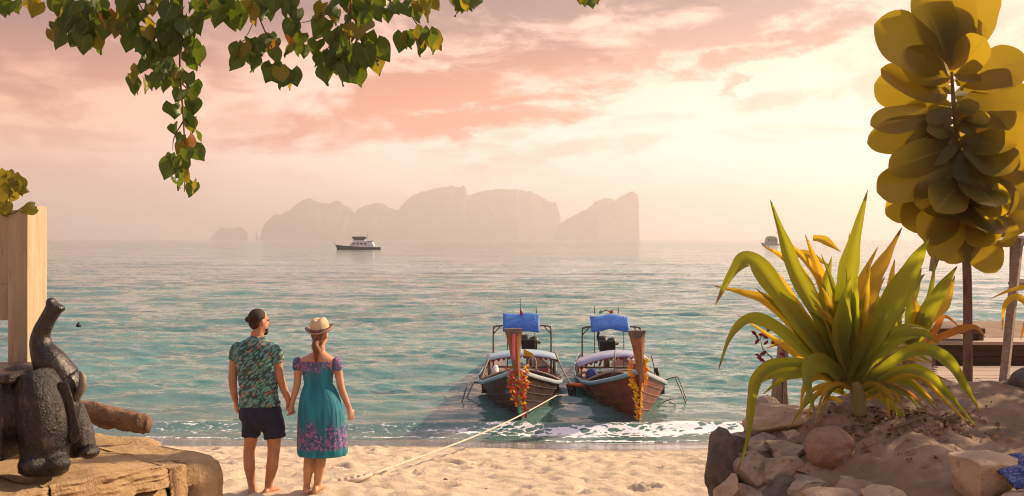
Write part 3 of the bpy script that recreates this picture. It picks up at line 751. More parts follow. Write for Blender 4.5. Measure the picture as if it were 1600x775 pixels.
for q in [(1140, 742, 7.45, 27, 56, .22, 1, 'stone_dark', .5), (1176, 748, 7.25, 25, 30, .18, 2, 'stone', .35), (1222, 742, 7.05, 26, 24, .18, 3, 'stone', .4), (1180, 704, 7.5, 40, 19, .22, 4, 'stone', .3),
          (1232, 708, 7.3, 30, 16, .2, 5, 'stone', .4), (1140, 775, 7.15, 20, 28, .12, 6, 'stone_tan', .2), (1225, 772, 6.8, 32, 20, .2, 7, 'stone_dark', .5), (1186, 785, 6.95, 28, 22, .2, 8, 'stone', .4),
          (1262, 762, 6.7, 30, 17, .2, 9, 'stone', .3), (1300, 785, 6.4, 40, 20, .2, 10, 'stone_tan', .3), (1205, 650, 8.35, 26, 22, .2, 12, 'stone', .2), (1190, 672, 8.15, 18, 18, .18, 14, 'stone_tan', .2),
          (1158, 690, 7.75, 22, 12, .15, 41, 'stone', .2), (1270, 735, 6.95, 24, 14, .15, 42, 'stone', .3), (1246, 690, 7.55, 22, 14, .14, 43, 'stone_tan', .2), (1330, 765, 6.4, 28, 16, .15, 44, 'stone', .3), (1180, 725, 7.3, 22, 14, .14, 45, 'stone_dark', .3), (1255, 715, 7.2, 20, 9, .14, 46, 'stone_dark', .3), (1380, 780, 6.1, 30, 12, .16, 47, 'stone_tan', .3),
          (1140, 860, 7.4, 30, 60, .25, 15, 'stone_dark', .5), (1200, 880, 7.0, 36, 80, .25, 16, 'stone', .5), (1270, 900, 6.6, 40, 90, .25, 17, 'stone', .5)]:
    x, y, Y, hw, hh, hd, sd, mt, bx = q
    part('stone', px_rock(x, y, Y, hw, hh, hd, sd, sub=4 if y > 800 else 5, rough=.16, box=bx * .5, facets=14), M[mt], rw)
def rock_thing(x, y, Y, hw, hh, hd, seed, mt, label, **k):
    mb = px_rock(x, y, Y, hw, hh, hd, seed, **k); c = P(x, y + hh, Y)
    return single('boulder', mb, M[mt], c, label, 'boulder', 'stones on the sandy terrace')
rock_thing(1238, 664, 7.85, 52, 30, .26, 31, 'stone_tan', 'broad flat topped tan stone behind the round boulder', rough=.14, sub=5, facets=12)
rock_thing(1296, 702, 6.95, 39, 36, .19, 33, 'stone_red', 'round smooth red brown boulder in front of the big lily', rough=.13, sub=5)
rock_thing(1372, 625, 8.0, 30, 26, .18, 34, 'stone_red', 'reddish stone in the shade right of the lily stem', rough=.12, sub=5, facets=9)
rock_thing(1536, 752, 5.9, 42, 32, .17, 35, 'stone_tan', 'squarish tan stone at lower right beside the blue cloth', rough=.10, sub=5, box=.4, facets=6)
rock_thing(1608, 606, 8.6, 30, 30, .2, 36, 'stone_dark', 'dark rounded boulder cut off by the right edge', rough=.12)
rock_thing(1600, 790, 5.5, 45, 22, .15, 37, 'stone_tan', 'pale stone in the lower right corner', rough=.15)
# old stone stump at the terrace edge
b = MB(); pp = [P(1217, 660, 8.7), P(1219, 610, 8.7), P(1221, 570, 8.7), P(1223, 538, 8.7)]
b.tube(pp, [.09, .07, .055, .05], 10, smooth=5)
b.v = [(x + .03 * float(fbm(np.array(z * 4), np.array(x * 9), 101)), y + .02 * float(fbm(np.array(z * 5), np.array(y * 9), 102)), z) for x, y, z in b.v]
single('stump', b, M['stone'], pp[0], 'thin grey weathered stump at the terrace edge behind the lily', 'stump')
# blue cloth
gx, gy = np.meshgrid(np.linspace(0, 1, 40), np.linspace(0, 1, 30))
cc = P(1590, 745, 5.75); CX = cc.x - .14 + gx * .5; CY = cc.y - .25 + gy * .5
CZ = cc.z + .075 - .28 * np.clip(.30 - gy, 0, 1) ** 1.2 - .09 * np.clip(.25 - gx, 0, 1) + .02 * fbm(gx * 5, gy * 5, 111, 3)
M['cloth'] = None
m, t = newmat('blue_print_cloth'); vo = t.add('ShaderNodeTexVoronoi', Vector=t.pos, Scale=60.0).outputs['Distance']
setb(t, Base__Color=t.mix(t.smooth(vo, .2, .45), (.12, .17, .40), (.012, .025, .12)), Roughness=.9, Normal=bump(t, t.noise(t.pos, 90, 4), .004)); M['cloth'] = m
me = grid_mesh('blue_cloth', CX - cc.x, CY - cc.y, CZ - cc.z, M['cloth']); o = obj('blue_cloth', me, None, cc); tag(o, 'blue patterned cloth lying over stones at lower right', 'cloth')
sm = o.modifiers.new('solid', 'SOLIDIFY'); sm.thickness = .012
# stick and litter
b = MB(); b.tube([P(1388, 672, 6.9), P(1420, 660, 6.95), P(1453, 648, 7.0)], [.012, .011, .006], 7, smooth=3); 
single('stick', b, M['bark'], P(1388, 672, 6.9), 'dark dry stick lying on the shaded sand', 'stick')
lit = MB(); r3 = random.Random(21)
for i in range(120):
    Yl = r3.uniform(6.3, 9.2); pxl = r3.gauss(1400, 90) if i < 110 else r3.uniform(1300, 1590); x = (pxl - 800) / F * Yl; z = tz(x, Yl) + .012
    if x < 2.1: continue
    a = r3.uniform(0, 6.28); L = r3.uniform(.015, .05); dv = Vector((math.cos(a), math.sin(a), r3.uniform(-.1, .25))) * L; c = Vector((x, Yl, z))
    leaf_geo(lit, [c - dv, c - dv * .3 + Vector((0, 0, .012)), c + dv * .4 + Vector((0, 0, .014)), c + dv], [.004, L * .3, L * .28, .002], (r3.uniform(-.4, .4), r3.uniform(-.4, .4), 1), .1, 1)
for i in range(300):
    Yl = r3.gauss(7.25, .2); x = r3.gauss(2.95, .38); z = tz(x, Yl) + .012
    a = r3.uniform(0, 6.28); L = r3.uniform(.015, .05); dv = Vector((math.cos(a), math.sin(a), r3.uniform(-.1, .5))) * L; c = Vector((x, Yl, z))
    leaf_geo(lit, [c - dv, c - dv * .3 + Vector((0, 0, .012)), c + dv * .4 + Vector((0, 0, .014)), c + dv], [.004, L * .35, L * .3, .002], (r3.uniform(-.6, .6), r3.uniform(-.8, .2), 1), .1, 1)
M['litter'] = rough_mat('dead_leaves', (.10, .05, .025), (.22, .11, .045), 9, .9, 0, 1)
o = part('leaf_litter', lit, M['litter'], None); tag(o, 'scattered brown dead leaves on the terrace sand', 'leaf litter', kind='stuff')

# ------------------------------------------------------------------ lilies
LP = [(0, .62), (.15, .66), (.3, .85), (.45, 1.0), (.58, .92), (.72, .62), (.86, .28), (1, .01)]
def strap(root, pts, wpx, Y0, dys, mat, face=None, n=7, fold=.2):
    wpx *= .62
    q = [P(x, y, Y0 + dy) for (x, y), dy in zip(pts, dys)]
    pth, _ = spline(q, [0] * len(q), n); w = interp_w(LP, len(pth), wpx / F * Y0 / 2)
    mb = MB(); leaf_geo(mb, pth, [q_ * (1 + .07 * math.sin(i_ * .9 + pts[-1][0])) for i_, q_ in enumerate(w)], face or (r3.uniform(-.7, .3), -1, r3.uniform(.1, .7)), fold * r3.uniform(.5, 1.4), 3, r3.uniform(-.15, .1))
    return part('leaf', mb, M[mat], root)
def ramp_dy(n, end): return [end * (i / (n - 1)) ** 1.3 for i in range(n)]
YL = 7.45
b0 = P(1342, 655, YL); b0.z = tz(b0.x, b0.y) - .03
li = empty('lily_plant', b0, 'large spiky lily with long yellow green strap leaves behind the round boulder', 'plant')
b = MB(); b.tube([b0, P(1341, 625, YL), P(1338, 606, YL), P(1335, 596, YL)], [.06, .055, .055, .03], 12, smooth=4)
M['stem'] = rough_mat('lily_stem', (.10, .11, .03), (.20, .15, .05), 9, .7, .01, 30, stretch=(1, 1, .3)); part('stem', b, M['stem'], li)
for pts, w, dy, mt in [
    ([(1322, 592), (1285, 510), (1243, 430), (1222, 370), (1203, 311)], 46, -.25, 'lily'),
    ([(1328, 592), (1318, 520), (1322, 440), (1336, 370), (1356, 296)], 54, -.1, 'lily'),
    ([(1318, 592), (1270, 535), (1212, 455), (1172, 408), (1145, 425), (1117, 478)], 56, -.2, 'lily'),
    ([(1316, 595), (1262, 535), (1205, 475), (1162, 458), (1113, 446)], 34, .2, 'lily_y'),
    ([(1338, 592), (1362, 530), (1398, 465), (1432, 405), (1452, 372)], 60, -.3, 'lily'),
    ([(1332, 585), (1345, 505), (1362, 440), (1385, 400), (1410, 354)], 46, .3, 'lily_y'),
    ([(1316, 600), (1268, 560), (1215, 512), (1172, 498), (1142, 525), (1122, 580)], 32, -.35, 'lily'),
    ([(1318, 608), (1270, 572), (1215, 568), (1182, 590), (1172, 640), (1168, 685), (1150, 742)], 30, -.35, 'lily'),
    ([(1322, 604), (1285, 572), (1250, 578), (1192, 588), (1172, 625), (1170, 690)], 32, -.15, 'lily'),
    ([(1320, 600), (1295, 572), (1268, 568), (1260, 595), (1274, 648)], 48, -.55, 'lily'),
    ([(1345, 605), (1395, 565), (1440, 545), (1482, 565), (1512, 610), (1535, 648)], 34, -.4, 'lily'),
    ([(1345, 612), (1400, 580), (1445, 582), (1485, 620), (1530, 672)], 26, -.5, 'lily'),
    ([(1346, 620), (1400, 592), (1440, 592), (1480, 630), (1520, 668)], 18, -.3, 'lily_y'),
    ([(1326, 580), (1308, 500), (1282, 430), (1258, 366)], 38, .35, 'lily_y'),
    ([(1330, 575), (1310, 490), (1270, 420), (1212, 362)], 30, .45, 'lily_y'),
    ([(1322, 580), (1285, 500), (1245, 420), (1190, 382)], 36, .35, 'lily_y'),
    ([(1318, 590), (1262, 515), (1205, 432), (1158, 394)], 44, .15, 'lily_y'),
    ([(1328, 582), (1330, 500), (1345, 440), (1372, 385)], 34, .4, 'lily_y'),
    ([(1320, 588), (1300, 520), (1290, 460), (1300, 400)], 44, .15, 'lily'),
    ([(1336, 588), (1352, 530), (1375, 480), (1402, 450)], 44, .1, 'lily'),
    ([(1314, 598), (1270, 555), (1235, 500), (1180, 450)], 36, .1, 'lily'),
    ([(1314, 602), (1272, 580), (1232, 545), (1150, 490)], 22, .3, 'lily_y'),
    ([(1318, 615), (1290, 610), (1258, 632), (1232, 672)], 14, -.3, 'lily'),
    ([(1320, 618), (1290, 590), (1260, 600), (1250, 640)], 20, -.1, 'lily_y'),
    ([(1348, 622), (1385, 610), (1420, 618), (1448, 640)], 16, -.2, 'lily'),
    ([(1338, 590), (1375, 520), (1420, 455), (1445, 428)], 40, .1, 'lily'),
    ([(1330, 590), (1312, 540), (1316, 480), (1330, 430)], 50, -.3, 'lily'),
    ([(1340, 596), (1380, 545), (1432, 520), (1470, 540)], 30, -.1, 'lily'),
    ([(1348, 628), (1372, 618), (1395, 622), (1408, 634)], 12, -.3, 'lily_y'), ([(1316, 628), (1298, 622), (1284, 634)], 12, -.3, 'lily_y')]:
    strap(li, pts, w, YL, ramp_dy(len(pts), dy), mt)
for i in range(46):
    a = r3.gauss(-.05, .62); Lp = r3.uniform(150, 255) * (1 - .25 * abs(a)); sx = math.sin(a); cz = math.cos(a); bx_ = 1330 + r3.uniform(-12, 12); by_ = 595 + r3.uniform(-8, 12)
    dr_ = r3.uniform(.0, .35) + .35 * abs(a)
    pts = [(bx_ + sx * Lp * q + 18 * sx * q * q, by_ - cz * Lp * q + dr_ * Lp * q ** 3 * .8) for q in (0, .25, .5, .75, 1)]
    strap(li, pts, r3.uniform(20, 38), YL, ramp_dy(5, r3.uniform(-.3, .6)), r3.choice(('lily', 'lily', 'lily_y')))
for i in range(10):
    sx = r3.choice((-1, 1)); bx_ = 1338; by_ = 612; Lp = r3.uniform(50, 110)
    pts = [(bx_, by_), (bx_ + sx * Lp * .4, by_ - 12), (bx_ + sx * Lp * .8, by_ + 5), (bx_ + sx * Lp, by_ + r3.uniform(25, 60))]
    strap(li, pts, r3.uniform(10, 18), YL, ramp_dy(4, r3.uniform(-.5, .1)), r3.choice(('lily_y', 'lily_o', 'lily')))
for pts, w, dy in [([(1270, 372), (1288, 376), (1314, 394)], 24, .4), ([(1240, 400), (1260, 398), (1300, 418)], 26, .4)]:
    strap(li, pts, w, YL, [dy] * 3, 'lily_y')
# second lily behind
Y2 = 8.6; b2 = P(1420, 585, Y2); b2.z = tz(b2.x, b2.y) - .03
l2 = empty('lily_plant', b2, 'smaller lily with upright green leaves behind the large lily', 'plant')
b = MB(); b.tube([b2, P(1418, 565, Y2), P(1416, 540, Y2)], [.05, .05, .04], 10); part('stem', b, M['stem'], l2)
for pts, w, dy, mt in [
    ([(1418, 550), (1440, 500), (1470, 450), (1496, 415)], 42, -.1, 'lily'), ([(1415, 550), (1420, 490), (1432, 445), (1440, 418)], 26, .1, 'lily'),
    ([(1412, 550), (1395, 490), (1392, 440), (1398, 405)], 30, .2, 'lily_y'), ([(1416, 545), (1450, 500), (1478, 470), (1492, 430)], 34, .2, 'lily_y'),
    ([(1410, 555), (1385, 500), (1350, 455), (1330, 440)], 34, .1, 'lily_y'), ([(1420, 552), (1455, 525), (1475, 495), (1500, 512)], 16, -.2, 'lily_o'),
    ([(1424, 556), (1460, 532), (1500, 515), (1525, 512), (1540, 528)], 20, -.3, 'lily_o'), ([(1415, 550), (1425, 510), (1450, 470), (1462, 400)], 26, .15, 'lily'),
    ([(1410, 552), (1400, 500), (1410, 460), (1425, 440)], 36, -.1, 'lily'), ([(1414, 556), (1430, 500), (1428, 470), (1412, 450)], 20, -.15, 'lily_y'),
    ([(1410, 560), (1380, 530), (1362, 490), (1370, 450)], 30, 0, 'lily'), ([(1414, 552), (1438, 520), (1448, 480), (1470, 462)], 40, .05, 'lily')]:
    strap(l2, pts, w, Y2, ramp_dy(len(pts), dy), mt)
# third, at right edge
Y3 = 9.6; b3 = P(1640, 590, Y3); b3.z = tz(b3.x, b3.y)
l3 = empty('lily_plant', b3, 'lily with drooping yellow leaves reaching in at the right edge', 'plant')
for pts, w, mt in [([(1640, 560), (1615, 490), (1590, 465), (1570, 478), (1566, 520)], 20, 'lily_y'), ([(1640, 555), (1610, 460), (1585, 452), (1545, 468)], 14, 'lily_y'), ([(1642, 555), (1625, 480), (1605, 500), (1594, 532)], 16, 'lily_o'), ([(1642, 560), (1650, 470), (1640, 400)], 26, 'lily'), ([(1644, 560), (1690, 480), (1710, 420)], 26, 'lily')]:
    strap(l3, pts, w, Y3, [0] * len(pts), mt)
b = MB(); b.tube([b3, P(1641, 552, Y3)], [.05, .04], 10); part('stem', b, M['stem'], l3)
# red leaved shrub
Y5 = 8.4; b5 = P(1222, 640, Y5); b5.z = tz(b5.x, b5.y) - .02
rs = empty('red_shrub', b5, 'thin twig with dark red leaves over the stones left of the lily', 'plant')
b = MB(); b.tube([b5, P(1222, 590, Y5), P(1208, 562, Y5), P(1192, 545, Y5), P(1188, 525, Y5)], [.01, .008, .006, .004, .002], 6, smooth=4); part('twig', b, M['bark'], rs)
b = MB(); b.tube([P(1222, 600, Y5), P(1226, 560, Y5), P(1222, 540, Y5)], [.008, .006, .003], 6, smooth=4); part('twig', b, M['bark'], rs)
for i in range(26):
    x, y = [(1190, 525), (1190, 548), (1222, 535), (1200, 520), (1185, 535)][i % 5]; x += r3.gauss(0, 8); y += r3.gauss(0, 7); a = r3.uniform(0, 6.28); L = r3.uniform(8, 14)
    p0 = P(x, y, Y5); p1 = P(x + L * math.cos(a), y + L * math.sin(a) * .8, Y5 + r3.uniform(-.06, .06)); mb = MB()
    leaf_geo(mb, [p0, p0.lerp(p1, .35), p0.lerp(p1, .7), p1], [.002, .016, .014, .001], (r3.uniform(-.5, .5), -1, r3.uniform(-.2, .8)), .1, 1); part('leaf', mb, M['redleaf'], rs)
# red tufts at the foot of the second lily
Y6 = 8.3; b6 = P(1388, 596, Y6); b6.z = tz(b6.x, b6.y)
rt = empty('red_tuft', b6, 'small red leaved plant in the shade between the two lilies', 'plant')
for i in range(24):
    x = r3.gauss(1385, 17); a = r3.gauss(0, .5); p0 = P(x, 594, Y6 + r3.uniform(-.1, .1)); p0.z = tz(p0.x, p0.y); p1 = p0 + Vector((math.sin(a) * .16, r3.uniform(-.05, .05), r3.uniform(.1, .2))); mb = MB()
    leaf_geo(mb, [p0, p0.lerp(p1, .4), p0.lerp(p1, .75), p1], [.006, .016, .012, .001], (r3.uniform(-.6, .6), -1, .3), .15, 1); part('leaf', mb, M['redleaf' if i % 3 else 'lily_o'], rt)

# ------------------------------------------------------------------ broad leaved tree at right
YA = 9.85; ab = P(1512, 604, YA); ab.z = tz(ab.x, ab.y) - .05
at_ = empty('almond_tree', ab, 'slender tree with large rounded paddle leaves at the upper right', 'tree')
b = MB(); b.tube([ab, P(1512, 560, YA), P(1512, 480, YA), P(1510, 400, YA), P(1503, 300, YA), P(1496, 220, YA), P(1490, 160, YA), P(1487, 112, YA)], [.055, .046, .044, .043, .035, .028, .022, .012], 10, smooth=4)
part('trunk', b, M['bark'], at_)
for (x0, y0, x1, y1, dy) in [(1493, 190, 1420, 230, -.3), (1494, 200, 1580, 180, .3), (1505, 320, 1440, 360, -.2), (1506, 320, 1570, 350, .2)]:
    b = MB(); b.tube([P(x0, y0, YA), P(x1, y1, YA + dy)], [.012, .006], 6); part('branch', b, M['bark'], at_)
AW = [(0, .08), (.06, .24), (.16, .52), (.32, .82), (.5, .97), (.64, 1.0), (.77, .95), (.87, .80), (.94, .58), (.98, .32), (1, .04)]
def paddle(x0, y0, x1, y1, w, dy0=0.0, dy1=0.0, face=None, droop=0.0):
    a = P(x0, y0, YA + dy0); e = P(x1, y1, YA + dy1); mid = a.lerp(e, .5) + Vector((0, r3.uniform(-.04, .04), droop))
    ts_ = [(1 - math.cos(math.pi * k_ / 18)) / 2 for k_ in range(19)]; pth = [a * (1 - q_) ** 2 + (mid * 2 - (a + e) / 2) * (2 * q_ * (1 - q_)) + e * q_ * q_ for q_ in ts_]; ww = [q_ * (1 + .05 * math.sin(i_ * .9 + x1)) for i_, q_ in enumerate(np.interp(ts_, [u_[0] for u_ in AW], [u_[1] for u_ in AW]) * w * 1.06 / F * YA / 2)]
    mb = MB(); leaf_geo(mb, pth, ww, face or (r3.uniform(-.45, .45), -1, r3.uniform(-.2, .45)), r3.uniform(.03, .12), 2, r3.uniform(-.1, .1)); part('leaf', mb, M['almond'], at_)
for q in [(1487, 100, 1528, -30, 92), (1482, 95, 1440, -28, 70), (1484, 96, 1478, -20, 80), (1486, 110, 1505, 20, 70), (1484, 115, 1450, 30, 60), (1486, 118, 1540, 60, 56), (1476, 112, 1366, 38, 78), (1482, 126, 1406, 84, 54), (1480, 152, 1366, 132, 76), (1484, 165, 1376, 108, 50), (1486, 172, 1360, 196, 48), (1489, 188, 1355, 224, 52),
          (1494, 132, 1606, 92, 66), (1497, 160, 1625, 158, 60), (1499, 192, 1625, 218, 66), (1498, 228, 1388, 262, 52), (1500, 256, 1370, 300, 62), (1503, 280, 1384, 336, 56), (1505, 296, 1410, 352, 60), (1507, 312, 1446, 376, 56), (1509, 322, 1482, 412, 52),
          (1511, 320, 1520, 400, 66), (1513, 336, 1556, 426, 54), (1513, 312, 1606, 350, 58), (1513, 282, 1615, 306, 62), (1508, 248, 1615, 262, 58), (1500, 140, 1590, 120, 40), (1492, 150, 1570, 205, 60), (1510, 260, 1560, 350, 66), (1500, 260, 1450, 340, 66),
          (1490, 200, 1420, 250, 60), (1505, 215, 1580, 270, 62), (1505, 270, 1500, 370, 70), (1500, 240, 1470, 330, 70), (1512, 300, 1545, 385, 60), (1505, 300, 1430, 320, 60), (1498, 218, 1540, 300, 60), (1492, 195, 1480, 290, 60), (1490, 170, 1440, 200, 40)]:
    x0, y0, x1, y1, w = q; paddle(x0, y0, x1, y1, w, r3.uniform(-.05, .05), r3.uniform(-.45, .35))
for i in range(44):
    y0 = r3.uniform(215, 338); s = r3.choice((-1, 1)); L = r3.uniform(60, 100); a = r3.uniform(-.3, 1.2)
    paddle(1503, y0, 1503 + s * L * math.cos(a), y0 + L * math.sin(a), r3.uniform(46, 66), 0, r3.uniform(-.6, .6))
for i in range(26):
    y0 = r3.uniform(105, 230); s = r3.choice((-1, 1)); L = r3.uniform(35, 60); paddle(1490, y0, 1490 + s * L, y0 + r3.uniform(-25, 25), r3.uniform(22, 34), 0, r3.uniform(-.3, .3))
b = MB(); b.tube([P(1468, 384, YA), P(1462, 400, YA), P(1456, 424, YA)], [.03, .045, .03], 10, smooth=3)
part('dry_leaf', b, M['wood_grey'], at_)

# shade tree beyond the right edge, whose shadow dapples the mound
sbz = Vector((8.3, 9.5, 2.2)); st_ = empty('shade_tree', sbz, 'leafy tree just beyond the right edge shading the sandy terrace', 'tree')
b = MB(); b.tube([sbz, sbz + Vector((-.1, .05, 1.2)), sbz + Vector((-.3, -.05, 2.4)), sbz + Vector((-.5, 0, 4.0))], [.16, .13, .10, .04], 10, smooth=4)
for k in range(7):
    a = k * .9; b.tube([sbz + Vector((-.2, 0, 1.3 + .2 * k)), sbz + Vector((-.3 + .8 * math.cos(a), .8 * math.sin(a), 1.9 + .2 * k)), sbz + Vector((-.3 + 1.3 * math.cos(a), 1.3 * math.sin(a), 2.2 + .2 * k))], [.05, .035, .012], 7, smooth=3)
part('trunk', b, M['bark'], st_)
cr = MB()
for i in range(1000):
    while True:
        q = Vector((r3.uniform(-1, 1), r3.uniform(-1, 1), r3.uniform(-1, 1)))
        if q.length < 1: break
    c = sbz + Vector((-.3 + q.x * 1.5, q.y * 1.9 - .3, 3.0 + q.z * 1.3)); a = r3.uniform(0, 6.28); dv = Vector((math.cos(a), math.sin(a), r3.uniform(-.6, .1))).normalized() * r3.uniform(.08, .16)
    leaf_geo(cr, [c - dv, c, c + dv * .6, c + dv], [.01, .07, .06, .005], (r3.uniform(-1, 1), r3.uniform(-1, 1), 1), .1, 1)
part('crown', cr, M['lf_green'], st_)

# ------------------------------------------------------------------ deck, low wall, bench, frame at right
dk = empty('wooden_deck', Vector((6, 10.6, 2.4)), 'wooden plank deck behind the sandy terrace at the right', 'deck')
zd = 2.50
for i in range(9):
    y = 9.95 + i * .165; x0 = P(1462, 0, y).x
    b = MB(); b.box(((x0 + 9) / 2, y, zd - .02 + .004 * math.sin(i * 5)), ((9 - x0) / 2, .076, .022)); o = part('plank', b, M['deck'], dk, False); bevel(o, .006)
for x in (4.8, 6.5, 8.4):
    b = MB(); b.box((x, 10.6, zd - .12), (.05, .8, .075)); part('joist', b, M['wood_dark'], dk, False)
wb = P(1530, 560, 11.65)
wl_ = empty('low_timber_wall', Vector((wb.x, 11.65, 2.5)), 'low brown timber wall behind the deck at the right', 'wall')
for i in range(2):
    b = MB(); pbox(b, 1462, 1740, 540 + i * 18.5, 557.5 + i * 18.5, 11.6, 11.72); o = part('plank', b, M['wood_dark'], wl_, False); bevel(o, .008)
b = MB(); pbox(b, 1456, 1745, 534, 539.5, 11.5, 11.95); o = part('cap_board', b, M['deck'], wl_, False); bevel(o, .006)
bn = empty('bench', P(1495, 535, 11.8), 'dark low bench standing on the timber wall cap', 'bench')
b = MB(); pbox(b, 1449, 1540, 513, 522, 11.6, 11.95); o = part('seat', b, M['wood_dark'], bn, False); bevel(o, .008)
for x in (1455, 1530):
    b = MB(); pbox(b, x, x + 7, 521, 534, 11.65, 11.9); part('leg', b, M['wood_dark'], bn, False)
fr = empty('trestle', P(1580, 598, 10.05), 'grey timber trestle with leaning post at the right edge', 'trestle')
def bar(root, name, pts, r, mat, dys=(0, 0), Y=10.1, n=4):
    b = MB(); b.tube([P(x, y, Y + dy) for (x, y), dy in zip(pts, dys)], r, n); o = part(name, b, mat, root, False); bevel(o, .004); return o
bar(fr, 'post', [(1592, 372), (1568, 600)], .055, M['wood_grey']); bar(fr, 'post', [(1650, 372), (1674, 600)], .055, M['wood_grey'])
bar(fr, 'upright', [(1584, 374), (1583, 446)], .045, M['wood_grey'], (.1, .1)); bar(fr, 'upright', [(1660, 374), (1661, 446)], .045, M['wood_grey'], (.1, .1))
bar(fr, 'rail', [(1572, 376), (1672, 376)], .055, M['wood_grey'], (.05, .05)); bar(fr, 'rail', [(1578, 443), (1666, 443)], .05, M['wood_grey'], (.12, .12))

# ------------------------------------------------------------------ people
def skin(name, c, c2): return rough_mat(name, c, c2, 7, .5, .001, 60, spec=.35)
M['skin_m'] = skin('tanned_skin', (.42, .205, .115), (.36, .165, .09)); M['skin_w'] = skin('fair_tanned_skin', (.52, .28, .17), (.46, .235, .14))
M['hair_m'] = rough_mat('dark_brown_hair', (.016, .009, .006), (.035, .018, .010), 30, .75, .006, 90, stretch=(1, 1, .3))
M['hair_w'] = rough_mat('auburn_hair', (.10, .035, .016), (.18, .07, .03), 40, .45, .008, 120, stretch=(1, 1, .15))
M['shorts'] = rough_mat('navy_cotton', (.010, .013, .034), (.016, .019, .045), 20, .85, .004, 90)
M['straw'] = rough_mat('straw', (.58, .46, .30), (.46, .35, .22), 20, .8, .004, 140)
M['band'] = rough_mat('brown_hat_band', (.16, .075, .06), (.22, .11, .09), 40, .8, .002, 100)
m, t = newmat('leaf_print_shirt')
pv_ = t.mapping(t.pos, rot=(0, R(35), 0), scale=(1, .6, .42)); wv = t.vmath('ADD', pv_, t.vmath('SCALE', (0, 0, 0)))
w1 = t.add('ShaderNodeTexVoronoi', Vector=t.mapping(t.mapping(t.pos, rot=(0, R(40), 0)), scale=(.62, .5, 1.6)), Scale=34.0)
w2 = t.add('ShaderNodeTexVoronoi', Vector=t.mapping(t.mapping(t.pos, rot=(0, R(-46), 0)), scale=(.62, .5, 1.6), loc=(3, 2, 1)), Scale=30.0)
pal = [(0, (.08, .25, .25)), (.2, (.025, .06, .075)), (.30, (.11, .31, .28)), (.52, (.42, .17, .10)), (.60, (.15, .24, .32)), (.74, (.17, .33, .22)), (.86, (.08, .24, .26))]
ca = t.ramp(t.add('ShaderNodeSeparateXYZ', Vector=w1.outputs['Color']).outputs[0], pal, 'CONSTANT')
cb = t.ramp(t.add('ShaderNodeSeparateXYZ', Vector=w2.outputs['Color']).outputs[1], pal, 'CONSTANT')
c = t.mix(t.smooth(w2.outputs['Distance'], .30, .36), cb, ca)
c = t.mix(t.smooth(w1.outputs['Distance'], .44, .6, 0, .8), c, (.02, .035, .045))
setb(t, Base__Color=c, Roughness=.85, Normal=bump(t, t.noise(t.pos, 9, 4, .6), .03, .7)); M['shirt'] = m
def Q(px, py, dy=0.0): return P(px, py, 9.4 + dy)
SP = 9.4 / F
def ering(px, py, hw, hd, dy=0.0, n=28, fold=0.0, fseed=0, p=2.0):
    c = Q(px, py, dy); out = []
    for k in range(n):
        a = 2 * math.pi * k / n; ca, sa = math.cos(a), math.sin(a)
        ca2 = math.copysign(abs(ca) ** (2 / p), ca); sa2 = math.copysign(abs(sa) ** (2 / p), sa)
        f = 1 + fold * math.sin(a * 11 + fseed) * (.6 + .4 * math.sin(a * 3 + 1))
        out.append(c + Vector((ca2 * hw * SP * f, sa2 * hd * f, 0)))
    return out
def smooth_rings(rows, k, **kw):
    pts = [Vector((r[0], r[1], 0)) for r in rows]; wd = [(r[2], r[3]) for r in rows]
    a, b_ = spline(pts, wd, k); return [ering(p.x, p.y, w[0], w[1], **kw) for p, w in zip(a, b_)]
def hand(mb, wrist, dirv, palm_n, side, L=.18, curl=.5):
    """palm, four curled fingers, thumb leaving the side of the palm"""
    d_ = Vector(dirv).normalized(); pn = Vector(palm_n); pn = (pn - d_ * pn.dot(d_)).normalized(); sd = d_.cross(pn).normalized() * side
    w = Vector(wrist); k = L / .18
    mb.tube([w - d_ * .03, w + d_ * .02 * k, w + d_ * .06 * k, w + d_ * .095 * k], [(.022, .026), (.018 * k, .034 * k), (.017 * k, .042 * k), (.013 * k, .040 * k)], 12, up=pn)
    for i, (o_, l) in enumerate(((-.030, .068), (-.010, .078), (.010, .074), (.029, .058))):
        b0 = w + d_ * .088 * k + sd * o_ * k * -1; l *= k; c1 = curl * .5; c2 = curl * 1.2
        p1 = b0 + (d_ * math.cos(c1) + pn * math.sin(c1)) * l * .42; p2 = p1 + (d_ * math.cos(c2) + pn * math.sin(c2)) * l * .33; p3 = p2 + (d_ * math.cos(c2 * 1.5) + pn * math.sin(c2 * 1.5)) * l * .25
        mb.tube([b0 - d_ * .02, b0, p1, p2, p3], [.009 * k, .0095 * k, .009 * k, .008 * k, .006 * k], 8)
    tb0 = w + d_ * .03 * k + sd * .03 * k
    mb.tube([tb0 - sd * .01, tb0 + (d_ * .6 + sd * .7 + pn * .3).normalized() * .035 * k, tb0 + (d_ * .85 + sd * .45 + pn * .5).normalized() * .065 * k], [.013 * k, .011 * k, .008 * k], 8)
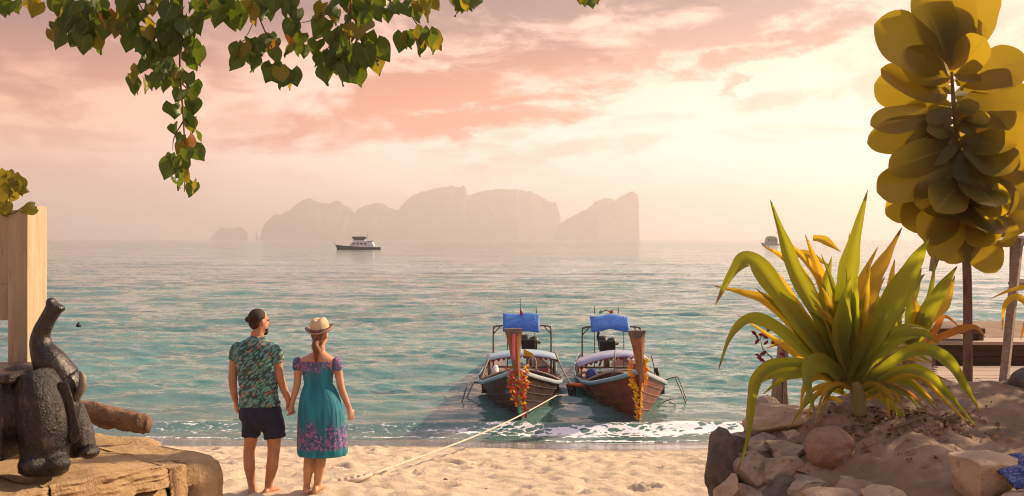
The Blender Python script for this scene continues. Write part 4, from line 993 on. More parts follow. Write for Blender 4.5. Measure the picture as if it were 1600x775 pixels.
def head(mb, c, face, k=1.0):
    """skull, jaw, nose, ears, brow; face is a horizontal direction"""
    f = Vector(face).normalized(); s_ = Vector((f.y, -f.x, 0)); u = Vector((0, 0, 1)); Rm = Matrix((s_, f, u)).transposed(); c = Vector(c)
    mb.ell(c + u * .035 * k - f * .012 * k, (.076 * k, .096 * k, .092 * k), Rm, 20, 14)
    mb.ell(c - u * .042 * k + f * .028 * k, (.058 * k, .066 * k, .075 * k), Rm, 18, 12)
    mb.ell(c - u * .098 * k + f * .062 * k, (.028 * k, .026 * k, .022 * k), Rm, 10, 8)
    mb.tube([c + f * .082 * k + u * .02 * k, c + f * .108 * k - u * .022 * k, c + f * .086 * k - u * .034 * k], [.010 * k, .016 * k, .012 * k], 8)
    mb.ell(c + f * .082 * k + u * .034 * k, (.05 * k, .014 * k, .012 * k), Rm, 12, 8)
    mb.ell(c + f * .084 * k - u * .062 * k, (.026 * k, .012 * k, .010 * k), Rm, 10, 8)
    for q in (-1, 1): mb.ell(c + s_ * q * .078 * k - u * .005 * k - f * .008 * k, (.009 * k, .020 * k, .033 * k), Rm, 10, 8)
    return f, s_, u, Rm
def eyes(parent, c, f, s_, k, mat):
    for q in (-1, 1):
        b = MB(); b.ell(Vector(c) + f * .080 * k + s_ * q * .031 * k + Vector((0, 0, .012)), (.012, .010, .008), None, 10, 8); part('eye', b, mat, parent)
M['eye'] = rough_mat('eye', (.03, .02, .015), (.05, .03, .02), 9, .2, 0, 1)

def wrinkle(me, amp, sx, sz, seed):
    n = len(me.vertices); co = np.empty(n * 3, np.float32); me.vertices.foreach_get('co', co); co = co.reshape(-1, 3); nr = np.empty(n * 3, np.float32); me.vertices.foreach_get('normal', nr); nr = nr.reshape(-1, 3)
    a = np.abs(fbm((co[:, 0] + .5 * co[:, 2]) * sx, (co[:, 2] - .35 * co[:, 0]) * sz + co[:, 1] * 5, seed, 3)) - .25
    a = a + .5 * fbm(co[:, 0] * sx * .5, co[:, 2] * sz * .8, seed + 3, 2); co = co + nr * (a * amp)[:, None]
    me.vertices.foreach_set('co', co.ravel()); me.update(); return me
# --- man
mz = float(sand_at(np.array(-2.44), np.array(9.4)))
mbse = Vector((Q(405, 700).x, 9.4, mz)); man = empty('person', mbse, 'person in leaf print shirt and navy shorts seen from behind holding hands', 'person')
b = MB()
b.loft(smooth_rings([(402, 518, 9.5, .060), (401, 527, 10, .062), (400, 534, 22, .085), (399, 543, 33, .10), (399, 556, 32, .112), (400, 575, 29, .112), (403, 600, 25.5, .10), (405, 620, 26, .10), (406, 640, 29, .115), (408, 658, 29, .115), (409, 668, 18, .07)], 3))
hc = Q(405, 503.5); fd = Vector((math.sin(R(42)), math.cos(R(42)), 0)); f, s_, u, Rm = head(b, hc, fd, 1.0)
b.tube([Q(402, 530), Q(403.5, 518), hc - Vector((0, 0, .03))], [.062, .056, .055], 14)
zf = lambda p: Vector((p.x, p.y, mz))
def leg(mb, pts, rad, foot_dir, gz, L=.25):
    mb.tube(pts, rad, 14, smooth=4)
    a = pts[-1]; fdv = Vector(foot_dir).normalized(); g = Vector((a.x, a.y, gz))
    mb.tube([g - fdv * .06 + Vector((0, 0, .035)), g + Vector((0, 0, .045)), g + fdv * .08 + Vector((0, 0, .036)), g + fdv * (L - .08) + Vector((0, 0, .02))], [(.032, .030), (.042, .034), (.034, .042), (.016, .042)], 12, up=(0, 0, 1), smooth=3)
    sdv = Vector((fdv.y, -fdv.x, 0))
    for i in range(5):
        q = g + fdv * (L - .085 - .006 * abs(i - 1.5)) + sdv * (-.034 + .017 * i); mb.tube([q + Vector((0, 0, .018)), q + fdv * .035 + Vector((0, 0, .012))], [.011, .008], 7)
    mb.ell(g - fdv * .055 + Vector((0, 0, .03)), (.032, .034, .03), None, 10, 8)
leg(b, [Q(395, 648), Q(392.5, 680), Q(390, 700, .02), Q(389, 712), Q(390, 730, -.015), Q(392.5, 750), Q(394, 762)], [.095, .070, .058, .055, .056, .040, .035], (-.15, 1, 0), mz)
leg(b, [Q(424, 648), Q(427.5, 680), Q(428, 700, .02), Q(427, 712), Q(425, 730, -.015), Q(421, 750), Q(419, 762)], [.095, .074, .062, .058, .059, .042, .036], (.30, 1, 0), mz)
b.tube([Q(372, 545), Q(367, 558), Q(364.5, 578), Q(363.5, 594, -.01), Q(365, 610, .02), Q(368, 626, .04)], [.056, .050, .044, .042, .038, .028], 12, smooth=3)
hand(b, Q(368.5, 628, .04), (.10, .05, -1), (.75, .6, 0), -1, .18, .75)
b.tube([Q(427, 546), Q(432, 560), Q(435, 578), Q(438, 592), Q(444, 608, .02), Q(450, 624, .02)], [.056, .052, .046, .043, .039, .028], 12, smooth=3)
hand(b, Q(450.5, 626, .02), (.22, .05, -1), (.8, -.5, 0), 1, .18, .8)
body = obj('body', remesh(b, .0075, 3, 'body', M['skin_m']), man)
eyes(man, hc, f, s_, 1, M['eye'])
sh = MB()
sh.loft(smooth_rings([(402, 525, 11.5, .074), (401, 530, 16, .084), (400, 535, 26, .10), (399, 542, 34, .112), (399, 552, 35.5, .125), (400, 568, 33.5, .130), (402, 585, 31, .124), (404, 604, 30, .120), (405, 620, 31, .126), (406, 634, 32.5, .132)], 4, p=2.3))
sh.tube([Q(378, 541), Q(369, 549), Q(365.5, 563.5)], [.075, .070, .060], 16, smooth=4); sh.tube([Q(422, 542), Q(431, 551), Q(433.5, 567)], [.075, .071, .061], 16, smooth=4)
for v_ in range(0): pass
shirt = obj('shirt', wrinkle(remesh(sh, .009, 3, 'shirt', M['shirt']), .022, 7, 11, 131), man)
so_ = MB()
so_.loft(smooth_rings([(406, 630, 30.5, .124), (407, 642, 33, .135), (408, 652, 33.5, .138), (409, 660, 30, .125), (409, 666, 22, .10)], 4, p=2.3))
so_.tube([Q(395, 646), Q(392.5, 664), Q(391.5, 681)], [(.12, .100), (.108, .094), (.10, .090)], 20, up=(0, 1, 0), smooth=3); so_.tube([Q(421, 646), Q(427, 664), Q(429.5, 684)], [(.125, .112), (.112, .112), (.105, .110)], 20, up=(0, 1, 0), smooth=3)
so_.ell(Q(409, 662), (.13, .11, .075)); obj('shorts', wrinkle(remesh(so_, .010, 3, 'shorts', M['shorts']), .018, 11, 6, 135), man)
hr = MB(); hr.ell(hc + u * .047 - f * .024, (.080, .094, .090), Rm, 20, 14); hr.ell(hc + u * .002 - f * .058, (.068, .05, .07), Rm, 16, 10)
hr.ell(hc - f * .122 + u * .035, (.036, .034, .032), Rm, 12, 8); hr.ell(hc - f * .10 + u * .03, (.03, .03, .03), Rm, 10, 8)
obj('hair', remesh(hr, .008, 2, 'hair', M['hair_m']), man)
bd = MB(); bd.ell(hc - u * .098 + f * .066, (.036, .034, .034), Rm, 12, 8); bd.ell(hc - u * .07 + f * .045, (.058, .050, .026), Rm, 14, 8); bd.ell(hc - u * .055 + f * .085, (.03, .014, .010), Rm, 10, 6)
obj('beard', remesh(bd, .007, 2, 'beard', M['hair_m']), man)

# --- woman
wz = float(sand_at(np.array(-2.0), np.array(9.4)))
wbse = Vector((Q(490, 700).x, 9.4, wz)); wom = empty('person', wbse, 'person in teal off shoulder dress and straw hat seen from behind holding hands', 'person')
b = MB()
b.loft(smooth_rings([(500, 540, 7.5, .050), (499, 549, 9, .054), (498, 555, 18, .07), (497, 561, 29, .085), (497, 570, 28.5, .092), (497, 582, 24, .092), (497, 598, 20, .085), (499, 615, 25, .10), (500, 635, 28, .125), (500, 655, 28, .125), (499, 664, 18, .08)], 3))
wc_ = Q(500.5, 524); wf = Vector((math.sin(R(14)), math.cos(R(14)), 0)); f, s_, u, Rm = head(b, wc_, wf, .95)
b.tube([Q(499, 552), Q(500, 542), wc_ - Vector((0, 0, .04))], [.052, .047, .048], 14)
leg(b, [Q(487, 660), Q(484.5, 690), Q(483.5, 706, .02), Q(483, 716), Q(482, 732, -.015), Q(480, 752), Q(479, 763)], [.088, .066, .055, .051, .052, .036, .030], (-.12, 1, 0), wz, .23)
leg(b, [Q(508, 660), Q(504, 690), Q(502.5, 706, .02), Q(501.5, 716), Q(499.5, 732, -.015), Q(496.5, 752), Q(495, 763)], [.088, .066, .055, .052, .053, .037, .031], (.15, 1, 0), wz, .23)
b.tube([Q(470, 562), Q(466, 574), Q(465, 590), Q(464, 602), Q(460, 616, .015), Q(456.5, 630, .02)], [.046, .043, .038, .036, .032, .023], 12, smooth=3)
hand(b, Q(456.3, 631, .01), (-.08, .0, -1), (-.7, .6, 0), -1, .16, .75)
b.tube([Q(524, 562), Q(528, 576), Q(530.5, 592), Q(533, 606), Q(539, 622, .015), Q(545, 636, .02)], [.046, .043, .039, .037, .033, .024], 12, smooth=3)
hand(b, Q(545.4, 637.5, .02), (.25, .05, -1), (-.6, .7, 0), 1, .16, .6)
body = obj('body', remesh(b, .0075, 3, 'body', M['skin_w']), wom)
eyes(wom, wc_, f, s_, .95, M['eye'])
m, t = newmat('teal_print_dress')
gz_ = t.add('ShaderNodeSeparateXYZ', Vector=t.pos).outputs[2]
zhem = Q(500, 709).z; zt_ = Q(500, 640).z; ztop = Q(500, 566).z; zb = Q(500, 592).z
vd = t.add('ShaderNodeTexVoronoi', Vector=t.pos, Scale=34.0); vd2 = t.add('ShaderNodeTexVoronoi', Vector=t.pos, Scale=75.0)
wob_ = t.noise(t.mapping(t.pos, scale=(1, 1, .2)), 11, 2, .5)
hemm = t.math('MULTIPLY', t.smooth(t.math('ADD', gz_, t.math('MULTIPLY_ADD', wob_, -.75, .375)), zhem + .20, zhem + .33, 1, 0), t.smooth(gz_, zhem + .055, zhem + .075))
topm = t.smooth(t.math('ADD', gz_, t.math('MULTIPLY_ADD', wob_, .5, -.25)), ztop - .15, ztop - .06)
pm = t.math('MAXIMUM', hemm, topm)
teal = t.mix(t.smooth(t.noise(t.mapping(t.pos, scale=(3, 3, .4)), 5, 3), .35, .65), (.002, .13, .20), (.008, .22, .28))
ring = t.math('MULTIPLY', t.smooth(vd.outputs['Distance'], .22, .28), t.smooth(vd.outputs['Distance'], .36, .42, 1, 0))
pr = t.mix(t.smooth(vd2.outputs['Distance'], .30, .4), (.34, .10, .30), t.mix(.6, (.02, .04, .20), (.01, .10, .16)))
pr = t.mix(ring, pr, (.50, .16, .36))
c = t.mix(t.math('MULTIPLY', pm, .9), teal, pr)
setb(t, Base__Color=c, Roughness=.75, Normal=bump(t, t.noise(t.mapping(t.pos, scale=(8, 8, .6)), 4, 4, .6), .02, .8)); M['dress'] = m
dr = MB(); rows = [(496, 564, 27, .100), (496, 568, 26.5, .106), (496.5, 578, 25, .108), (497, 588, 23.2, .102), (497.5, 597, 22.3, .098), (498, 600, 23, .10), (499, 610, 27.5, .118), (500, 625, 32, .142), (501, 645, 35, .16), (502, 668, 37, .17), (503, 690, 38.6, .178), (503.5, 703, 39, .178), (503.5, 709.5, 37.8, .172)]
pts_, wd_ = spline([Vector((r[0], r[1], 0)) for r in rows], [(r[2], r[3]) for r in rows], 4); rings = []
for p_, w_ in zip(pts_, wd_):
    fo_ = .045 * min(1, max(0, (p_.y - 602) / 50)); rings.append(ering(p_.x, p_.y + 1.2 * math.sin(p_.x), w_[0], w_[1], n=88, fold=fo_, fseed=p_.y * .006))
inner = [ering(503.5, 708.5, 36.3, .164, n=88, fold=.045, fseed=709 * .006), ering(502, 680, 35, .158, n=88, fold=.04, fseed=4), ering(500, 655, 30, .13, n=88)]
dr.loft(rings + inner, cap=True)
dress = part('dress', dr, M['dress'], wom)
for (x, y, r1, sx) in ((466, 569, .052, 1), (525.5, 570, .060, -1)):
    b = MB(); b.tube([Q(x + 5 * sx, y - 8), Q(x + 1 * sx, y - 3), Q(x - .5 * sx, y + 4), Q(x - 1 * sx, y + 9)], [r1 * .75, r1 * 1.08, r1 * 1.05, r1 * .86], 20, smooth=4)
    b.v = [(a + .004 * math.sin(c_ * 160 + a * 200), bb, c_) for a, bb, c_ in b.v]; part('sleeve', b, M['dress'], wom)
hr = MB(); hr.ell(wc_ + u * .02 - f * .028, (.080, .085, .095), Rm, 18, 12); hr.ell(wc_ - u * .05 - f * .052, (.058, .045, .05), Rm, 14, 10)
hr.tube([wc_ - f * .085 - u * .05, wc_ - f * .118 - u * .09, Q(496, 550, -.10), Q(494.5, 558, -.105), Q(494, 565, -.10)], [.026, .036, .040, .030, .008], 14, smooth=4)
obj('hair', remesh(hr, .008, 2, 'hair', M['hair_w']), wom)
# hat
ht_ = empty('straw_hat', wc_ + Vector((0, 0, .03)), 'straw hat with brown band and upturned brim on the person in teal dress', 'hat')
hcn = wc_ + u * .045 - wf * .005; tilt = Matrix.Rotation(R(-6), 3, 'Y') @ Matrix.Rotation(R(8), 3, 'X')
def hring(rx, ry, z, wob_=0.0, dent=0.0, n=36):
    out = []
    for k in range(n):
        a = 2 * math.pi * k / n; zz = z + wob_ * (abs(math.cos(a)) ** 1.5) - dent * math.exp(-(math.cos(a) * 3) ** 2)
        out.append(hcn + tilt @ Vector((math.cos(a) * rx, math.sin(a) * ry, zz)))
    return out
b = MB(); b.loft([hring(.098, .112, -.005), hring(.096, .110, .03), hring(.090, .104, .07), hring(.080, .096, .10, 0, .006), hring(.066, .084, .122, 0, .012), hring(.045, .06, .128, 0, .022), hring(.018, .03, .120, 0, .026)])
part('crown', b, M['straw'], ht_)
b = MB(); b.loft([hring(.094, .108, .004), hring(.112, .128, .0, .006), hring(.128, .146, .004, .018), hring(.140, .160, .014, .034), hring(.141, .161, .008, .034), hring(.127, .145, -.003, .016), hring(.110, .126, -.007, .004), hring(.094, .108, -.006)], cap=False)
M['brim'] = rough_mat('brown_straw', (.36, .25, .18), (.28, .18, .13), 20, .8, .004, 140); part('brim', b, M['brim'], ht_)
b = MB(); b.loft([hring(.1005, .1145, .004), hring(.0985, .1125, .034)], cap=False); part('band', b, M['band'], ht_)

# ------------------------------------------------------------------ longtail boats
def planks_mat(name, c1, c2, c3):
    m, t = newmat(name); n = t.noise(t.mapping(t.pos, scale=(1, .35, 1.2)), 5, 6, .65); g = t.noise(t.mapping(t.pos, scale=(2, 2, 9)), 4, 4, .6)
    c = t.mix(t.smooth(n, .35, .68), c1, c2); c = t.mix(t.smooth(t.noise(t.pos, 16, 5, .7), .58, .72, 0, .6), c, c3)
    setb(t, Base__Color=c, Roughness=.45, Specular__IOR__Level=.5, Normal=bump(t, g, .015, .7)); return m
M['hull_l'] = planks_mat('dark_hull_planks', (.04, .02, .015), (.085, .042, .028), (.15, .10, .08)); M['hull_r'] = planks_mat('red_brown_hull_planks', (.17, .042, .022), (.27, .075, .036), (.34, .16, .10))
M['prow'] = rough_mat('varnished_prow', (.22, .085, .035), (.34, .15, .06), 5, .4, .004, 30, stretch=(3, 3, .4)); M['prow_d'] = rough_mat('grey_prow_end', (.10, .085, .08), (.16, .13, .12), 9, .7, .003, 40)
M['rail_b'] = rough_mat('blue_painted_rail', (.16, .33, .42), (.24, .42, .50), 6, .5, .003, 40, c3=(.30, .26, .22)); M['rail_w'] = rough_mat('pale_rail', (.30, .34, .38), (.24, .29, .33), 6, .5, .003, 40, c3=(.3, .2, .15))
M['tarp'] = rough_mat('blue_tarpaulin', (.02, .10, .42), (.035, .16, .52), 5, .5, .02, 9); M['canopy'] = rough_mat('pale_blue_canopy', (.24, .35, .45), (.32, .41, .49), 3, .6, .01, 9); M['canopy_r'] = rough_mat('white_lilac_canopy', (.28, .31, .45), (.38, .39, .50), 3, .6, .01, 9)
M['trim'] = rough_mat('dark_red_trim', (.16, .03, .03), (.24, .06, .05), 20, .8, 0, 1); M['inside'] = rough_mat('boat_inside_wood', (.05, .032, .025), (.10, .065, .05), 6, .7, .006, 30, stretch=(.5, .5, 3))
M['yellow'] = rough_mat('yellow_cloth', (.70, .40, .02), (.60, .32, .02), 9, .8, 0, 1); M['pink'] = rough_mat('pink_ribbon', (.60, .12, .18), (.7, .2, .25), 9, .7, 0, 1); M['green'] = rough_mat('green_ribbon', (.05, .42, .16), (.08, .5, .2), 9, .7, 0, 1); M['red'] = rough_mat('red_ribbon', (.50, .03, .03), (.6, .06, .04), 9, .7, 0, 1); M['orange'] = rough_mat('orange_paint', (.65, .16, .03), (.55, .12, .03), 9, .7, 0, 1)
ST = np.array([0, .25, .6, 1.1, 1.8, 2.6, 4.0, 6.0, 8.0, 9.5])
GW = np.array([.05, .20, .40, .64, .86, 1.00, 1.06, .98, .80, .60])
GZ = np.array([1.22, 1.12, .99, .84, .66, .54, .44, .38, .36, .38])
KZ = np.array([-.08, -.10, -.15, -.2, -.25, -.28, -.3, -.3, -.25, -.15])
def hull_pt(s, v, sgn, bx, Y0, lean, wk=1.0):
    w = np.interp(s, ST, GW) * wk; zg = np.interp(s, ST, GZ); zk = np.interp(s, ST, KZ)
    prof = v ** (.46 + .42 * max(0, 1 - s / 1.1))
    rake = -.55 * v ** 1.25 * max(0, 1 - s / 3.0)
    z = zk + (zg - zk) * v
    return Vector((bx + sgn * w * prof + lean * v * max(0, 1 - s / 2.2), Y0 + s + rake, z))
def boat(bx, Y0, lean, mats, label, cfg):
    g = empty('longtail_boat', Vector((bx, Y0 + 3, -.2)), label, 'boat', 'longtail boats moored at the beach')
    ss = np.interp(np.linspace(0, 1, 41), np.linspace(0, 1, len(ST)), ST); vs = np.linspace(0, 1, 15)
    mb = MB(); rings = []
    for s in ss:
        out = [hull_pt(s, v, 1, bx, Y0, lean) for v in vs]; lo = [hull_pt(s, v, -1, bx, Y0, lean) for v in vs]
        inn_r = [Vector((bx + lean * v * max(0, 1 - s / 2.2) + (p.x - bx - lean * v * max(0, 1 - s / 2.2)) * .93, p.y, p.z)) for v, p in zip(vs, out)][::-1]
        inn_l = [Vector((bx + lean * v * max(0, 1 - s / 2.2) + (p.x - bx - lean * v * max(0, 1 - s / 2.2)) * .93, p.y, max(p.z, p.z + .03))) for v, p in zip(vs, lo)]
        rings.append(out + inn_r[:-5] + inn_l[5:] + lo[::-1][:-1])
    mb.loft(rings, cap=True); part('hull', mb, mats['hull'], g)
    for k in range(4):                                               # plank laps standing proud of the hull
        v = .34 + .16 * k
        for sg in (-1, 1):
            b = MB(); b.tube([hull_pt(s, v, sg, bx + sg * .004, Y0, lean) for s in np.linspace(.05, 8, 40)], .011, 5); part('plank_lap', b, mats['hull'], g)
    for sg in (-1, 1):
        b = MB(); b.tube([hull_pt(s, 1.0, sg, bx + sg * .012, Y0, lean) + Vector((0, 0, .0)) for s in np.linspace(.0, 9.4, 40)], [(.05, .022)] * 40, 6); part('gunwale', b, mats['rail'][0 if sg < 0 else 1], g)
        b = MB(); b.tube([hull_pt(s, 1.0, sg, bx - sg * .07, Y0, lean) + Vector((0, 0, .035)) for s in np.linspace(.5, 9.2, 30)], [(.014, .07)] * 30, 6); part('side_deck', b, M['inside'], g)
    b = MB()                                                         # keel strip
    b.tube([hull_pt(0, v, 0, bx, Y0 - .01, lean) for v in np.linspace(0, 1, 10)], [(.06, .03)] * 10, 6, up=(0, 1, 0)); b.tube([hull_pt(s, 0.0, 0, bx, Y0, lean) for s in np.linspace(0, 9, 12)], .04, 6); part('stem', b, mats['hull'], g)
    # fore deck and thwarts
    for i in range(7):
        s = .55 + i * .17; w = np.interp(s, ST, GW) * .86; z = np.interp(s, ST, GZ) - .05; yy = hull_pt(s, 1, 0, bx, Y0, lean).y
        b = MB(); b.box((bx + lean * max(0, 1 - s / 2.2), yy, z), (w, .08, .014)); part('deck_plank', b, M['inside'], g, False)
    for s in (2.3, 3.4, 4.6, 5.8, 7.0):
        w = np.interp(s, ST, GW) * .93; z = np.interp(s, ST, GZ) - .06; b = MB(); b.box((bx, Y0 + s, z), (w, .10, .018)); part('thwart', b, M['inside'], g, False)
    # bulkhead behind the fore deck, arched
    b = MB(); n = 12; top = [Vector((bx + (i / n * 2 - 1) * .93, Y0 + 2.25, .62 + .24 * (1 - (i / n * 2 - 1) ** 2))) for i in range(n + 1)]; bot = [Vector((p.x, p.y, .30)) for p in top]
    b.loft([[p for p in top] + bot[::-1], [p + Vector((0, .06, 0)) for p in top] + [p + Vector((0, .06, 0)) for p in bot[::-1]]]); part('bulkhead', b, M['inside'], g, False)
    b = MB(); b.tube([p + Vector((0, -.02, .01)) for p in top], .03, 6); part('bulkhead_rim', b, M['wood_grey'], g)
    # prow post
    t0 = hull_pt(0, 1.0, 0, bx, Y0, lean); tp = cfg['prow_top']; ax = (tp - t0)
    def pr_ring(q, w, d_):
        c = t0 + ax * q + Vector((0, -.12 * math.sin(q * math.pi) * .3, 0)); return [c + Vector((x * w, y * d_, 0)) for x, y in ((-1, .4), (-.42, -1), (.42, -1), (1, .4), (.7, 1), (-.7, 1))]
    b = MB(); b.loft([pr_ring(-.25, .07, .10), pr_ring(0, .082, .10), pr_ring(.3, .098, .09), pr_ring(.6, .125, .075), pr_ring(.85, .158, .06), pr_ring(.985, .182, .05)]); o = part('prow_post', b, mats['prow'], g, False)
    cap_ = MB(); w_ = .187; c = tp
    cap_.loft([[c + Vector((-w_, y, .025)), c + Vector((w_, y, .025)), c + Vector((w_ * .45, y, -.13)), c + Vector((-w_ * .45, y, -.13))] for y in (-.082, .055)]); part('prow_end', cap_, M['prow_d'], o, False)
    # low canopy
    cx, cw, cz, ca, cY, cl, tl = cfg['can']; n = 14
    def cpt(i, y, dz=0.0): q = i / n * 2 - 1; return Vector((cx + q * cw, y, cz + ca * (1 - q * q) + tl * q + dz))
    b = MB(); b.loft([[cpt(i, y) for i in range(n + 1)] + [cpt(i, y, -.035) for i in range(n, -1, -1)] for y in (cY, cY + cl)]); cn = part('canopy', b, mats['canopy'], g)
    tr = MB()
    for i in range(n):
        a, e = cpt(i, cY - .006, -.03), cpt(i + 1, cY - .006, -.03); mid = (a + e) / 2 - Vector((0, 0, .075))
        tr.loft([[a, e, mid], [a + Vector((0, -.012, 0)), e + Vector((0, -.012, 0)), mid + Vector((0, -.012, 0))]])
    part('fringe', tr, M['trim'], cn, False)
    for q in (.6, n - .6):
        for y in (cY + .08, cY + cl - .08):
            p = cpt(q, y, -.03); b = MB(); b.tube([p, Vector((p.x, p.y, .42))], .022, 8); part('canopy_post', b, M['steel'], g)
    # tall frame with tarp
    x0, x1, fz, fY, tx0, tx1, tz0, tz1, bend = cfg['frame']
    for x, sg in ((x0, 1), (x1, -1)):
        b = MB(); b.tube([(x, fY, .45), (x, fY, fz - .12), (x + sg * .05, fY, fz - .03), (x + sg * .14, fY, fz), ((x0 + x1) / 2, fY, fz + .03)], .024, 8, smooth=3); part('frame_post', b, M['steel'], g)
        b = MB(); b.tube([(x, fY, fz - .22), (x + sg * .2, fY, fz)], .016, 6); part('brace', b, M['steel'], g)
    n2 = 16; rows = []
    for y_, z_ in ((fY - .35, tz0), (fY - .12, (tz0 + tz1) / 2), (fY + .12, tz1 - .02), (fY + .3, tz1)):
        top = []
        for i in range(n2 + 1):
            q = i / n2; kink = bend * (abs(q - .5) * 2); top.append(Vector((tx0 + (tx1 - tx0) * q, y_ - .1 * kink, z_ - .06 * kink + .014 * math.sin(q * 9 + z_ * 14))))
        rows.append(top + [p - Vector((0, 0, .018)) for p in top[::-1]])
    b = MB(); b.loft(rows); part('tarpaulin', b, M['tarp'], g)
    for x in (tx0 + .12, tx1 - .12):
        b = MB(); b.tube([(x, fY, .5), (x, fY, tz1 - .05)], .014, 6); part('frame_pole', b, M['steel'], g)
    # engine and long tail shaft
    exx, exz, eY = cfg['eng']; b = MB()
    b.box((exx, eY, exz), (.22, .28, .15)); b.ell((exx - .1, eY, exz + .16), (.15, .2, .12)); b.ell((exx + .14, eY - .1, exz + .10), (.14, .14, .14)); b.tube([(exx + .1, eY, exz + .1), (exx + .32, eY - .1, exz + .06)], .05, 8); b.tube([(exx - .2, eY, exz), (exx - .25, eY, exz + .25), (exx - .22, eY, exz + .4)], .04, 8)
    en = obj('engine', remesh(b, .02, 2, 'engine', M['black']), g)
    b = MB(); b.tube([(exx, eY + .2, exz), (exx, eY + 3.2, -.25)], .035, 8); part('tail_shaft', b, M['steel'], g); b = MB(); b.tube([(exx, eY, .4), (exx, eY, exz)], .09, 8); part('engine_mount', b, M['steel'], g)
    b = MB(); b.tube(cfg['mast'], .012, 6); part('mast', b, M['steel'], g)
    for (pts, mt) in cfg['flags']:
        b = MB(); b.add(pts + [p + Vector((0, .008, 0)) for p in pts], [tuple(range(len(pts))), tuple(range(2 * len(pts) - 1, len(pts) - 1, -1))] + [(i, i + len(pts), (i + 1) % len(pts) + len(pts), (i + 1) % len(pts)) for i in range(len(pts))]); part('flag', b, M[mt], g, False)
    for pl_ in cfg['tubes']:
        b = MB(); b.tube(pl_[0], pl_[1], 7, smooth=3 if len(pl_[0]) > 2 else 0); part(pl_[3] if len(pl_) > 3 else 'rail', b, M[pl_[2]], g)
    for pts, w_ in cfg['ladder']:
        b = MB(); b.tube(pts, w_, 7, smooth=3 if len(pts) > 2 else 0); part('ladder_bar', b, M['steel'], g)
    # bundle of gear on the fore deck
    for (x, y, z, r_, mt) in cfg['gear']: part('bundle', rock_mb((x, y, z), r_, int(abs(x * 77)) + 3, 3, .25), M[mt], g)
    return g
YB = 20.83; bxl = .20; L = lambda px, py, dy: P(px, py, YB + dy)
boat(bxl, YB, -.10, dict(hull=M['hull_l'], rail=(M['rail_b'], M['rail_w']), prow=M['prow'], canopy=M['canopy']), 'left longtail boat with dark hull and multicoloured garland on its prow',
     dict(prow_top=L(802, 515, -1.0), can=(.26, .93, .94, .13, YB + 3.5, 1.3, .02), frame=(L(771, 0, 5.6).x, L(861, 0, 5.6).x, 1.62, YB + 5.6, L(786, 0, 5.4).x, L(843, 0, 5.4).x, 1.50, 1.94, .0), eng=(L(827, 0, 6.5).x, 1.02, YB + 6.5),
          mast=[L(814, 492, 5.7), L(813, 466, 5.7)], flags=[([L(813, 480, 5.7), L(818, 492, 5.7), L(812, 492, 5.7)], 'red'), ([L(818, 545, 3.3), L(832, 552, 3.3), L(834, 558, 3.3), L(818, 556, 3.3)], 'yellow')],
          tubes=[([L(838, 490, 5.7), L(838, 478, 5.7)], .012, 'steel'), ([L(866, 548, 3.6), L(878, 575, 3.2), L(892, 602, 2.8)], .02, 'wood_grey', 'rope_line'), ([L(752, 595, 2.4), L(758, 575, 3.0), L(764, 560, 3.6)], .02, 'steel'), ([L(826, 583, 1.2), L(826, 563, 1.3), L(836, 560, 1.3), L(838, 582, 1.2)], .02, 'wood_grey', 'samson_post'), ([L(868, 590, 3.0), L(868, 560, 3.6)], .03, 'steel')],
          ladder=[([L(748, 598, 2.6), L(736, 596, 2.4), L(730, 602, 2.2), L(714, 655, 1.8)], .016), ([L(752, 600, 3.0), L(743, 598, 2.9), L(737, 604, 2.6), L(722, 640, 2.2)], .014), ([L(729, 622, 2.1), L(762, 640, 1.2)], .012), ([L(722, 640, 2.0), L(716, 648, 1.9)], .012)],
          gear=[(bxl - .62, YB + 3.2, .68, (.10, .12, .16), 'white'), (bxl + .62, YB + 3.4, .66, (.13, .12, .10), 'trim'), (bxl - .2, YB + 1.9, .82, (.2, .15, .10), 'inside')]))
bxr = 2.72; YC = 20.7; L2 = lambda px, py, dy: P(px, py, YC + dy)
